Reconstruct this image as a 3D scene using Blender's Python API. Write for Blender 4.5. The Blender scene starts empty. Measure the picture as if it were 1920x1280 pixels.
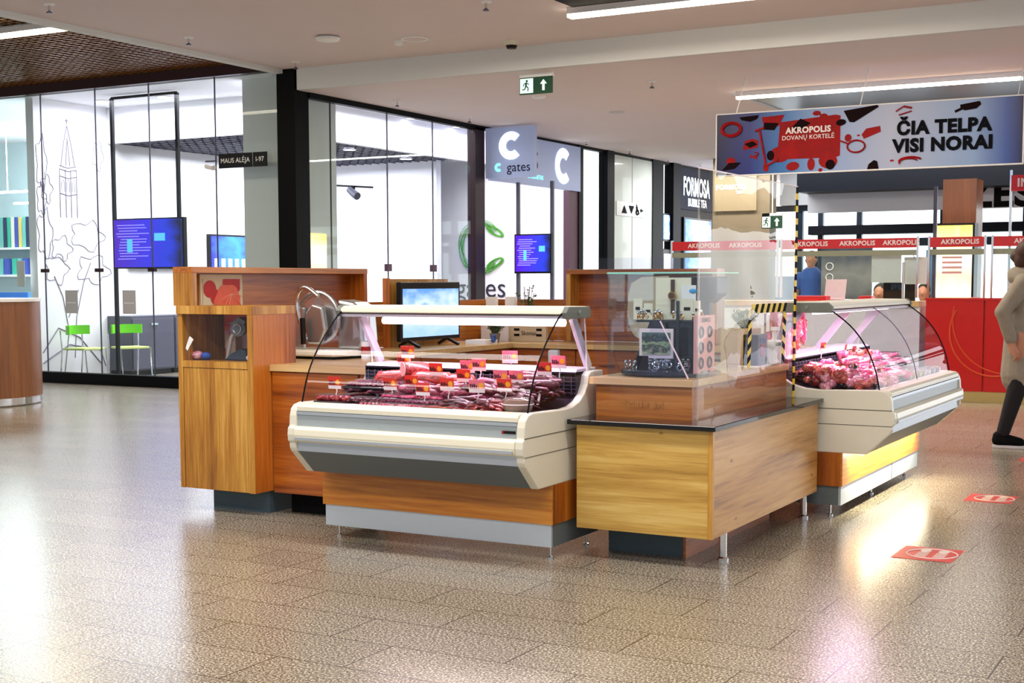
import bpy, math, random
from mathutils import Vector, Matrix, Euler
random.seed(7)
sc = bpy.context.scene
COL = sc.collection
PI = math.pi

# ------------------------------------------------------------------ camera
F, YAW, PITCH, ROLL, CY = 2550.47, -0.507928779, 8.06472975e-02, -2.68872216e-03, 734.422
cyw, syw = math.cos(YAW), math.sin(YAW)
f0 = Vector((syw, cyw, 0)); r0 = Vector((cyw, -syw, 0)); u0 = Vector((0, 0, 1))
fw = f0 * math.cos(PITCH) - u0 * math.sin(PITCH)
up = u0 * math.cos(PITCH) + f0 * math.sin(PITCH)
ri = r0 * math.cos(ROLL) + up * math.sin(ROLL)
up2 = up * math.cos(ROLL) - r0 * math.sin(ROLL)
cd = bpy.data.cameras.new('camera'); cam = bpy.data.objects.new('camera', cd); COL.objects.link(cam)
cd.sensor_width = 36; cd.lens = 36 * F / 1920; cd.shift_y = (CY - 640) / 1920
cd.clip_start = 0.05; cd.clip_end = 200
cam.matrix_world = Matrix(((ri.x, up2.x, -fw.x, 0), (ri.y, up2.y, -fw.y, 0), (ri.z, up2.z, -fw.z, 1.4), (0, 0, 0, 1)))
sc.camera = cam

# ------------------------------------------------------------------ exposure and world
sc.view_settings.view_transform = 'Standard'
sc.view_settings.look = 'None'
sc.view_settings.gamma = 1
sc.view_settings.use_curve_mapping = False
sc.view_settings.exposure = 0.35
w = bpy.data.worlds.new('world'); sc.world = w; w.use_nodes = True
wn = w.node_tree; bg = wn.nodes['Background']; bg.inputs[0].default_value = (0.93, 0.96, 1.0, 1)
_tc = wn.nodes.new('ShaderNodeTexCoord'); _sp = wn.nodes.new('ShaderNodeSeparateXYZ'); _mr = wn.nodes.new('ShaderNodeMapRange')
wn.links.new(_tc.outputs['Generated'], _sp.inputs[0]); wn.links.new(_sp.outputs['Y'], _mr.inputs['Value'])
_mr.inputs['From Min'].default_value = .2; _mr.inputs['From Max'].default_value = .8; _mr.inputs['To Min'].default_value = .55; _mr.inputs['To Max'].default_value = 3.2
wn.links.new(_mr.outputs[0], bg.inputs[1])
sc.cycles.max_bounces = 8
sc.cycles.transparent_max_bounces = 32
sc.cycles.sample_clamp_indirect = 6
sc.cycles.use_denoising = True

def area(name, loc, size, power, color=(1, 1, 1), rot=(0, 0, 0), spread=PI):
    l = bpy.data.lights.new(name, 'AREA'); l.shape = 'RECTANGLE'; l.size, l.size_y = size
    l.energy = power; l.color = color; l.spread = spread
    o = bpy.data.objects.new(name, l); COL.objects.link(o); o.location = loc; o.rotation_euler = rot
    return o
# area lights of the seen linear lamps, unseen near rows and added far fill
area('hall_lamp_and_fill', (-4.0, 2.0, 3.95), (9, .3), 150, (1, .94, .88))  # unseen near rows, no fixture modelled
area('hall_lamp_and_fill', (-4.0, 5.0, 3.95), (9, .3), 190, (1, .94, .88))
area('hall_lamp_and_fill', (-5.2, 12.0, 3.9), (5, .2), 170, (1, .88, .72))
area('hall_lamp_and_fill', (-4.2, 16.5, 3.68), (3.3, .12), 200, (1, .88, .72))
area('hall_lamp_and_fill', (-11.6, 10.4, 3.9), (1.0, .15), 60, (1, .85, .62))
area('hall_lamp_and_fill', (-6, 21.0, 3.7), (6, .3), 150, (1, .95, .88))  # this and the next: added fill for the far hall, no fixture
area('hall_lamp_and_fill', (-8.5, 24.5, 3.7), (3, .3), 70, (1, .97, .92))
area('shop_lamp', (-13.0, 14.4, 3.95), (4, .9), 150, (.93, .89, 1))
area('shop_lamp', (-14.0, 17.8, 3.4), (2.2, 4.2), 220, (.95, .92, 1))
area('shop_lamp', (-11.5, 18.2, 3.95), (1.2, 5.5), 130, (.93, .89, 1))
area('shop_lamp', (-17.2, 15.5, 3.9), (2.2, 2.5), 380, (.85, .97, 1))

# ------------------------------------------------------------------ materials
MATS = {}
def nodes_of(name):
    m = bpy.data.materials.new(name); m.use_nodes = True
    nt = m.node_tree; b = nt.nodes['Principled BSDF']
    return m, nt, b
def srgb(r, g, b):
    def c(v):
        v /= 255
        return v / 12.92 if v <= .04045 else ((v + .055) / 1.055) ** 2.4
    return (c(r), c(g), c(b), 1)
def mat(name, rgb, rough=.5, metal=0, emit=0, spec=.5, coat=0, var=0.0, vs=30):
    m, nt, b = nodes_of(name)
    c = srgb(*rgb)
    b.inputs['Roughness'].default_value = rough; b.inputs['Metallic'].default_value = metal
    b.inputs['Specular IOR Level'].default_value = spec; b.inputs['Coat Weight'].default_value = coat
    b.inputs['Base Color'].default_value = c
    if emit:
        b.inputs['Emission Color'].default_value = c; b.inputs['Emission Strength'].default_value = emit
    else:
        tc = nt.nodes.new('ShaderNodeTexCoord'); n = nt.nodes.new('ShaderNodeTexNoise'); n.inputs['Scale'].default_value = vs
        mx = nt.nodes.new('ShaderNodeMix'); mx.data_type = 'RGBA'
        v = var or .06
        mx.inputs['A'].default_value = tuple(x * (1 - v) for x in c[:3]) + (1,)
        mx.inputs['B'].default_value = tuple(min(1, x * (1 + v)) for x in c[:3]) + (1,)
        nt.links.new(tc.outputs['Object'], n.inputs['Vector']); nt.links.new(n.outputs['Fac'], mx.inputs['Factor'])
        nt.links.new(mx.outputs['Result'], b.inputs['Base Color'])
    MATS[name] = m
    return m
def ramp(nt, stops):
    r = nt.nodes.new('ShaderNodeValToRGB'); e = r.color_ramp.elements
    while len(e) > 1: e.remove(e[-1])
    e[0].position = stops[0][0]; e[0].color = srgb(*stops[0][1])
    for p, c in stops[1:]:
        x = e.new(p); x.color = srgb(*c)
    return r
def wood(name, stops, grain='X', scale=1.0, rough=.38, knots=False, planks=0, coat=.15):
    """grain: world axis the fibres run along"""
    m, nt, b = nodes_of(name)
    tc = nt.nodes.new('ShaderNodeTexCoord'); mp = nt.nodes.new('ShaderNodeMapping')
    s = [46 * scale] * 3; s['XYZ'.index(grain)] = 1.7 * scale
    mp.inputs['Scale'].default_value = s
    nt.links.new(tc.outputs['Object'], mp.inputs['Vector'])
    n = nt.nodes.new('ShaderNodeTexNoise'); n.inputs['Scale'].default_value = 1; n.inputs['Detail'].default_value = 6
    n.inputs['Roughness'].default_value = .72; n.inputs['Distortion'].default_value = .6 if knots else .25
    nt.links.new(mp.outputs[0], n.inputs['Vector'])
    mp2 = nt.nodes.new('ShaderNodeMapping'); s2 = [5.0 * scale] * 3; s2['XYZ'.index(grain)] = .5 * scale
    mp2.inputs['Scale'].default_value = s2; nt.links.new(tc.outputs['Object'], mp2.inputs['Vector'])
    n2 = nt.nodes.new('ShaderNodeTexNoise'); n2.inputs['Scale'].default_value = 1; n2.inputs['Detail'].default_value = 3
    n2.inputs['Distortion'].default_value = 1.5 if knots else .3
    nt.links.new(mp2.outputs[0], n2.inputs['Vector'])
    mx = nt.nodes.new('ShaderNodeMath'); mx.operation = 'MULTIPLY_ADD'; mx.inputs[1].default_value = .5
    half = nt.nodes.new('ShaderNodeMath'); half.operation = 'MULTIPLY'; half.inputs[1].default_value = .5
    nt.links.new(n2.outputs['Fac'], half.inputs[0])
    nt.links.new(n.outputs['Fac'], mx.inputs[0]); nt.links.new(half.outputs[0], mx.inputs[2])
    r = ramp(nt, stops); nt.links.new(mx.outputs[0], r.inputs['Fac'])
    out = r.outputs['Color']
    if knots:
        v = nt.nodes.new('ShaderNodeTexVoronoi'); v.inputs['Scale'].default_value = 3.8
        mp3 = nt.nodes.new('ShaderNodeMapping'); s3 = [2.2] * 3; s3['XYZ'.index(grain)] = .9; mp3.inputs['Scale'].default_value = s3
        nt.links.new(tc.outputs['Object'], mp3.inputs['Vector'])
        nz = nt.nodes.new('ShaderNodeTexNoise'); nz.inputs['Scale'].default_value = 9
        ad = nt.nodes.new('ShaderNodeMixRGB'); ad.inputs[0].default_value = .12
        nt.links.new(mp3.outputs[0], ad.inputs[1]); nt.links.new(nz.outputs['Color'], ad.inputs[2]); nt.links.new(ad.outputs[0], v.inputs['Vector'])
        kr = ramp(nt, [(0, (110, 60, 20)), (.045, (150, 95, 40)), (.1, (255, 255, 255))]); nt.links.new(v.outputs['Distance'], kr.inputs['Fac'])
        mu = nt.nodes.new('ShaderNodeMixRGB'); mu.blend_type = 'MULTIPLY'; mu.inputs[0].default_value = .75
        nt.links.new(out, mu.inputs[1]); nt.links.new(kr.outputs[0], mu.inputs[2]); out = mu.outputs[0]
    nt.links.new(out, b.inputs['Base Color'])
    b.inputs['Roughness'].default_value = rough; b.inputs['Coat Weight'].default_value = coat; b.inputs['Coat Roughness'].default_value = .25
    MATS[name] = m
    return m
def glass(name, tint=(235, 245, 243), gloss=1.0, rough=0.0, ior=1.5, haze=0.0, hazec=(230, 225, 215)):
    m = bpy.data.materials.new(name); m.use_nodes = True; nt = m.node_tree
    nt.nodes.remove(nt.nodes['Principled BSDF']); out = nt.nodes['Material Output']
    t = nt.nodes.new('ShaderNodeBsdfTransparent'); t.inputs[0].default_value = srgb(*tint)
    g = nt.nodes.new('ShaderNodeBsdfGlossy'); g.inputs['Roughness'].default_value = rough
    lw = nt.nodes.new('ShaderNodeLayerWeight'); lw.inputs[0].default_value = .5
    pw = nt.nodes.new('ShaderNodeMath'); pw.operation = 'POWER'; pw.inputs[1].default_value = 5
    ma = nt.nodes.new('ShaderNodeMath'); ma.operation = 'MULTIPLY_ADD'; ma.inputs[1].default_value = .7 * gloss; ma.inputs[2].default_value = .035 * gloss; ma.use_clamp = True
    mx = nt.nodes.new('ShaderNodeMixShader')
    nt.links.new(lw.outputs['Facing'], pw.inputs[0]); nt.links.new(pw.outputs[0], ma.inputs[0]); nt.links.new(ma.outputs[0], mx.inputs[0])
    last = t.outputs[0]
    if haze:
        d = nt.nodes.new('ShaderNodeBsdfDiffuse'); d.inputs[0].default_value = srgb(*hazec)
        hz = nt.nodes.new('ShaderNodeMixShader'); hz.inputs[0].default_value = haze
        nt.links.new(t.outputs[0], hz.inputs[1]); nt.links.new(d.outputs[0], hz.inputs[2]); last = hz.outputs[0]
    nt.links.new(last, mx.inputs[1]); nt.links.new(g.outputs[0], mx.inputs[2]); nt.links.new(mx.outputs[0], out.inputs['Surface'])
    MATS[name] = m
    return m

def marbled(name, a, b_, scale=26):
    m, nt, b = nodes_of(name)
    tc = nt.nodes.new('ShaderNodeTexCoord'); n = nt.nodes.new('ShaderNodeTexNoise'); n.inputs['Scale'].default_value = scale; n.inputs['Detail'].default_value = 4; n.inputs['Distortion'].default_value = 1.2
    mp = nt.nodes.new('ShaderNodeMapping'); mp.inputs['Scale'].default_value = (.5, 1.6, 1.6); nt.links.new(tc.outputs['Object'], mp.inputs['Vector']); nt.links.new(mp.outputs[0], n.inputs['Vector'])
    r = ramp(nt, [(.4, a), (.52, tuple((x + y) // 2 for x, y in zip(a, b_))), (.62, b_)]); nt.links.new(n.outputs['Fac'], r.inputs[0]); nt.links.new(r.outputs[0], b.inputs['Base Color'])
    bp = nt.nodes.new('ShaderNodeBump'); bp.inputs['Strength'].default_value = .5; bp.inputs['Distance'].default_value = .004; nt.links.new(n.outputs['Fac'], bp.inputs['Height']); nt.links.new(bp.outputs[0], b.inputs['Normal'])
    b.inputs['Roughness'].default_value = .32; b.inputs['Coat Weight'].default_value = .4; MATS[name] = m
M = MATS
mat('black', (6, 6, 8), .4, spec=.3); mat('matte_black', (7, 7, 9), .8, spec=.15); mat('white', (240, 240, 240), .5)
mat('ceiling_paint', (222, 208, 208), .85, var=.015, vs=3); mat('beam_paint', (222, 226, 226), .8, var=.01)
mat('shop_white', (244, 243, 247), .75, var=.01); mat('cream', (226, 222, 204), .35, var=.02); mat('cream_rail', (232, 228, 206), .3, var=.01)
mat('panel_grey', (160, 172, 178), .35, var=.02); mat('silver', (186, 194, 204), .3, .55, var=.02); mat('under_grey', (100, 108, 110), .45)
mat('plinth_metal', (196, 206, 216), .32, .35, var=.02); mat('chrome', (225, 225, 228), .12, 1); mat('steel', (205, 205, 205), .28, .9, var=.04)
mat('dark_plinth', (62, 82, 92), .5, var=.08); mat('seam', (90, 88, 76), .6); mat('bracket_grey', (120, 124, 118), .4, .3)
mat('strut_paint', (212, 206, 214), .35); mat('tub_dark', (26, 22, 34), .5); mat('tub_light', (200, 198, 214), .4)
mat('red_panel', (196, 10, 14), .3, coat=.3, var=.02); mat('red_band', (205, 16, 30), .4); mat('red_glow', (220, 70, 30), .4)
mat('red_sticker', (214, 62, 58), .45); mat('sticker_white', (235, 220, 210), .5); mat('brass_base', (190, 170, 110), .35, .4)
mat('navy', (2, 9, 24), .5, spec=.25, var=.2, vs=.6); mat('fascia', (196, 204, 218), .6); mat('window_frame', (20, 44, 66), .4)
mat('lamp_glow', (255, 240, 214), .5, emit=9); mat('lamp_glow_small', (255, 250, 255), .5, emit=14); mat('lamp_yellow', (255, 232, 160), .5, emit=5)
mat('case_lamp', (255, 236, 228), .5, emit=5); mat('sign_glow', (240, 252, 255), .5, emit=1.5); mat('sign_glow_cyan', (120, 240, 225), .5, emit=1.2)
mat('sign_box', (150, 162, 196), .5, emit=.22); mat('sign_navy', (14, 22, 52), .6, spec=.15); mat('exit_green', (10, 60, 36), .5, emit=.25); mat('exit_lit', (196, 226, 214), .5, emit=.8)
mat('mall_black', (3, 3, 5), .5, spec=.1); mat('dark_maroon', (40, 10, 16), .45, spec=.3); mat('purple_panel', (78, 44, 62), .5)
mat('mirror_grey', (222, 222, 220), .35, 0, var=.03); mat('white_panel', (206, 218, 212), .3, coat=.3, var=.01)
mat('green_seat', (110, 214, 30), .4); mat('seat_cream', (206, 224, 130), .5); mat('cabinet_grey', (84, 84, 100), .4)
mat('etched', (196, 196, 200), .6); mat('sausage_dark', (66, 10, 20), .38, var=.35, vs=60, coat=.3); mat('sausage_purple', (118, 30, 60), .35, var=.3, vs=50, coat=.3)
mat('sausage_red', (140, 26, 26), .38, var=.3, vs=60, coat=.3); mat('ham_red', (170, 40, 42), .4, var=.3, vs=40, coat=.3)
mat('ham_pink', (240, 170, 170), .45, var=.08, vs=60); mat('meat_pink', (236, 100, 140), .4, var=.25, vs=40, coat=.4); mat('meat_light', (240, 176, 184), .4, var=.2, vs=50, coat=.4)
mat('meat_orange', (206, 84, 62), .4, var=.25, vs=40, coat=.3); mat('fat_white', (244, 226, 228), .4); mat('bean', (226, 216, 176), .5)
mat('jar_nuts', (140, 100, 66), .6, var=.6, vs=160); mat('olive', (176, 160, 40), .4, var=.4, vs=120); mat('tray_black', (16, 16, 20), .25, coat=.5)
mat('tag_red', (226, 54, 40), .4); mat('tag_white', (246, 238, 236), .5); mat('tag_orange', (250, 176, 40), .4); mat('tag_ink', (20, 14, 20), .5)
mat('teal_black', (10, 30, 38), .15, coat=.6); mat('gem_silver', (214, 226, 232), .15, 1); mat('gold', (214, 160, 80), .25, 1)
mat('card', (236, 232, 206), .6); mat('skin', (196, 138, 108), .5, var=.05); mat('hair_dark', (24, 16, 14), .6, var=.3, vs=90)
mat('hair_brown', (70, 42, 28), .6, var=.3, vs=90); mat('jacket', (150, 140, 124), .75, var=.18, vs=18); mat('trousers', (18, 15, 18), .8)
mat('sole', (226, 222, 220), .6); mat('shirt_blue', (44, 90, 170), .7, var=.1, vs=8); mat('shirt_black', (16, 16, 20), .8); mat('shirt_white', (200, 200, 205), .8)
mat('leaf', (66, 92, 44), .5, var=.3, vs=40); mat('leaf_pale', (176, 190, 150), .5, var=.2, vs=40); mat('stem', (60, 70, 40), .6)
mat('crate_wood', (206, 184, 150), .6, var=.1, vs=25); mat('pot_grey', (120, 110, 96), .7); mat('stripe_yellow', (240, 206, 30), .5); mat('paper', (238, 234, 232), .6)
mat('label_green', (20, 110, 50), .5); mat('label_blue', (60, 160, 220), .5); mat('beige_board', (178, 162, 132), .45, var=.03)
mat('print_red', (150, 10, 14), .6, spec=.2, var=.45, vs=7); mat('print_dark', (22, 2, 6), .7, spec=.1); mat('print_black', (8, 9, 18), .7, spec=.1); mat('print_white', (240, 226, 224), .5)
mat('poster_cream', (226, 214, 180), .6); mat('logo_green', (86, 170, 60), .5); mat('logo_navy', (34, 38, 54), .5); mat('line_grey', (140, 132, 150), .8, spec=.1)
mat('cyan_wall', (216, 238, 242), .6, var=.03, vs=4); mat('blue_graphic', (44, 110, 200), .5); mat('pale_blue', (176, 206, 240), .5); mat('extinguisher', (196, 20, 24), .3, coat=.5)
mat('metal_panel', (150, 150, 160), .3, .7, var=.1, vs=50); mat('laptop', (190, 160, 168), .4); mat('monitor_black', (5, 5, 6), .4, spec=.3)
mat('wall_beige', (150, 136, 112), .6, var=.03, vs=3); mat('hazy_white', (232, 236, 240), .5); mat('rail_green', (20, 150, 90), .4)
for i, c in enumerate([(60, 190, 160), (240, 236, 220), (70, 90, 180), (230, 210, 120), (120, 200, 190), (40, 60, 90)]): mat('stripe%d' % i, c, .6)
glass('shop_glass', (244, 249, 249), .6); glass('case_glass', (246, 246, 252), .5); glass('acrylic', (248, 243, 234), .9, haze=.03)
glass('clear_plastic', (236, 232, 236), 1.2, rough=.05, haze=.12); glass('screen_glass', (244, 250, 250), .6); glass('slicer_guard', (206, 190, 180), 1, haze=.1)
wood('wood_case', [(.36, (126, 62, 12)), (.46, (164, 92, 20)), (.54, (190, 114, 30)), (.64, (206, 138, 52))], 'X')
wood('wood_case_y', [(.36, (126, 62, 12)), (.46, (164, 92, 20)), (.54, (190, 114, 30)), (.64, (206, 138, 52))], 'Y')
wood('wood_v', [(.36, (116, 66, 14)), (.46, (166, 108, 30)), (.54, (190, 134, 46)), (.62, (214, 164, 80))], 'Z', scale=1.3)
wood('wood_red_v', [(.38, (118, 54, 8)), (.5, (168, 88, 20)), (.62, (198, 118, 36))], 'Z')  # side-face tone: difference in grain and lighting put into the colour
wood('wood_red_h', [(.38, (118, 54, 8)), (.5, (164, 84, 18)), (.62, (194, 114, 34))], 'X')
wood('wood_red_y', [(.38, (118, 54, 8)), (.5, (164, 84, 18)), (.62, (194, 114, 34))], 'Y')
wood('oak_x', [(.34, (132, 92, 32)), (.43, (182, 140, 60)), (.53, (206, 166, 82)), (.64, (222, 190, 112))], 'X', knots=True)
wood('oak_y', [(.34, (132, 84, 38)), (.43, (188, 134, 68)), (.53, (208, 156, 88)), (.64, (222, 176, 112))], 'Y', knots=True)
wood('worktop_x', [(.3, (190, 152, 96)), (.5, (214, 178, 120)), (.7, (228, 196, 140))], 'X', rough=.25)
wood('worktop_y', [(.3, (190, 152, 96)), (.5, (214, 178, 120)), (.7, (228, 196, 140))], 'Y', rough=.25)
wood('pillar_wood', [(.3, (110, 52, 14)), (.5, (146, 78, 28)), (.7, (166, 96, 40))], 'Z')
wood('drum_wood', [(.3, (100, 56, 26)), (.5, (140, 86, 44)), (.7, (164, 108, 60))], 'Z')
mat('granite', (9, 8, 12), .07, var=.5, vs=300)

marbled('sausage_dark', (44, 6, 14), (120, 34, 44), 60); marbled('sausage_purple', (90, 16, 46), (168, 66, 96), 50); marbled('sausage_red', (110, 16, 18), (190, 70, 60), 50)
marbled('ham_red', (130, 22, 26), (206, 74, 66), 30); marbled('meat_pink', (214, 60, 110), (246, 150, 176), 30); marbled('meat_light', (206, 96, 110), (250, 214, 214), 30); marbled('meat_orange', (160, 50, 36), (240, 140, 110), 30)
# floor: granite tiles 0.8 x 0.3255 with dark joints, speckled, polished
def floor_material():
    m, nt, b = nodes_of('floor_tiles')
    N = nt.nodes.new; L = nt.links.new
    def mth(op, a, bb=None, c=None):
        n = N('ShaderNodeMath'); n.operation = op
        for i, v in enumerate((a, bb, c)):
            if v is None: continue
            if isinstance(v, (int, float)): n.inputs[i].default_value = v
            else: L(v, n.inputs[i])
        return n.outputs[0]
    tc = N('ShaderNodeTexCoord'); sp = N('ShaderNodeSeparateXYZ'); L(tc.outputs['Object'], sp.inputs[0])
    row = mth('DIVIDE', mth('SUBTRACT', sp.outputs['Y'], 3.953), .3255)
    ri_ = mth('FLOOR', row); fr_ = mth('FRACT', mth('ADD', row, 1000))
    par = mth('MODULO', mth('ADD', ri_, 1000), 2)
    off = mth('MULTIPLY_ADD', par, -.302, -2.115)
    colx = mth('ADD', mth('DIVIDE', mth('SUBTRACT', sp.outputs['X'], off), .797), 1000)
    fc = mth('FRACT', colx)
    jy = mth('MINIMUM', fr_, mth('SUBTRACT', 1, fr_)); jx = mth('MINIMUM', fc, mth('SUBTRACT', 1, fc))
    dy = mth('MULTIPLY', jy, .3255); dx = mth('MULTIPLY', jx, .797)
    de = mth('ABSOLUTE', mth('ADD', sp.outputs['X'], 4.2))
    d = mth('MINIMUM', mth('MINIMUM', dx, dy), de)
    jn = mth('GREATER_THAN', d, .0028)
    n = N('ShaderNodeTexNoise'); n.inputs['Scale'].default_value = 105; n.inputs['Detail'].default_value = 3; n.inputs['Roughness'].default_value = .75
    L(tc.outputs['Object'], n.inputs['Vector'])
    r = ramp(nt, [(.38, (44, 38, 30)), (.46, (112, 103, 88)), (.54, (152, 142, 124)), (.63, (226, 218, 200))]); L(n.outputs['Fac'], r.inputs['Fac'])
    cid = N('ShaderNodeCombineXYZ'); L(mth('FLOOR', colx), cid.inputs[0]); L(ri_, cid.inputs[1])
    wn = N('ShaderNodeTexWhiteNoise'); L(cid.outputs[0], wn.inputs['Vector'])
    tone = mth('MULTIPLY_ADD', wn.outputs['Value'], .16, .92)
    mu = N('ShaderNodeVectorMath'); mu.operation = 'SCALE'; L(r.outputs[0], mu.inputs[0]); L(tone, mu.inputs['Scale'])
    mx = N('ShaderNodeMix'); mx.data_type = 'RGBA'; mx.inputs['A'].default_value = srgb(48, 38, 28)
    L(jn, mx.inputs['Factor']); L(mu.outputs[0], mx.inputs['B']); L(mx.outputs['Result'], b.inputs['Base Color'])
    b.inputs['Roughness'].default_value = .24; b.inputs['Specular IOR Level'].default_value = .6
    MATS['floor_tiles'] = m
floor_material()

def gradient_mat(name, axis, stops, rough=.4, emit=0, noise=0, nscale=3):
    """printed or displayed colour pattern across an object's own width"""
    m, nt, b = nodes_of(name)
    tc = nt.nodes.new('ShaderNodeTexCoord'); sp = nt.nodes.new('ShaderNodeSeparateXYZ'); nt.links.new(tc.outputs['Generated'], sp.inputs[0])
    v = sp.outputs[axis]
    if noise:
        n = nt.nodes.new('ShaderNodeTexNoise'); n.inputs['Scale'].default_value = nscale; n.inputs['Detail'].default_value = 2
        nt.links.new(tc.outputs['Generated'], n.inputs['Vector'])
        a = nt.nodes.new('ShaderNodeMath'); a.operation = 'MULTIPLY_ADD'; a.inputs[1].default_value = noise; nt.links.new(n.outputs['Fac'], a.inputs[0])
        a2 = nt.nodes.new('ShaderNodeMath'); a2.operation = 'SUBTRACT'; nt.links.new(v, a2.inputs[0]); a2.inputs[1].default_value = noise / 2
        nt.links.new(a2.outputs[0], a.inputs[2]); v = a.outputs[0]
    r = ramp(nt, stops); nt.links.new(v, r.inputs[0])
    nt.links.new(r.outputs[0], b.inputs['Base Color']); b.inputs['Roughness'].default_value = rough
    if emit:
        nt.links.new(r.outputs[0], b.inputs['Emission Color']); b.inputs['Emission Strength'].default_value = emit
    MATS[name] = m
gradient_mat('banner_print', 0, [(0, (6, 6, 60)), (.12, (14, 30, 120)), (.24, (40, 110, 180)), (.36, (130, 160, 210)), (.6, (176, 184, 212)), (.85, (140, 170, 215)), (.95, (60, 90, 170)), (1, (14, 20, 80))], .35)
gradient_mat('screen_blue', 0, [(0, (70, 20, 180)), (.5, (50, 40, 210)), (.8, (30, 50, 200)), (1, (10, 14, 50))], .3, emit=.8, noise=.3)
gradient_mat('screen_blue2', 1, [(0, (40, 40, 200)), (.4, (60, 140, 235)), (.7, (30, 30, 190)), (1, (50, 60, 220))], .3, emit=.8, noise=.6, nscale=4)
gradient_mat('screen_sky', 2, [(0, (160, 205, 250)), (.35, (190, 222, 252)), (.5, (110, 160, 215)), (.62, (196, 224, 250)), (1, (90, 150, 220))], .3, emit=.75, noise=.9, nscale=4)
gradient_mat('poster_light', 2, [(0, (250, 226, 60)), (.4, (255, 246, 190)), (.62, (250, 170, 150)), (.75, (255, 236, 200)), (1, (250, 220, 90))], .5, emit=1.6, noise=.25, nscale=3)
gradient_mat('screen_white_blue', 1, [(0, (40, 120, 230)), (.4, (160, 210, 255)), (.7, (235, 240, 255)), (1, (60, 130, 235))], .3, emit=.9, noise=.9, nscale=6)
gradient_mat('menu_print', 2, [(0, (90, 92, 92)), (.4, (140, 140, 136)), (.7, (90, 96, 100)), (.85, (40, 60, 80)), (1, (16, 30, 60))], .4, noise=.4, nscale=4)
gradient_mat('tomato_print', 2, [(0, (236, 150, 120)), (.3, (240, 110, 80)), (.5, (225, 60, 40)), (.6, (236, 206, 170)), (.75, (200, 30, 24)), (1, (120, 20, 20))], .4, noise=1.0, nscale=3.2)
gradient_mat('tomato_print2', 2, [(0, (232, 186, 170)), (.3, (222, 190, 196)), (.5, (232, 130, 120)), (.7, (214, 40, 40)), (1, (236, 110, 90))], .4, noise=.5, nscale=3)
gradient_mat('photo_print', 2, [(0, (190, 200, 150)), (.3, (30, 50, 50)), (.5, (170, 190, 140)), (.7, (20, 40, 44)), (1, (90, 120, 110))], .3, noise=1.0, nscale=4)

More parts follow.
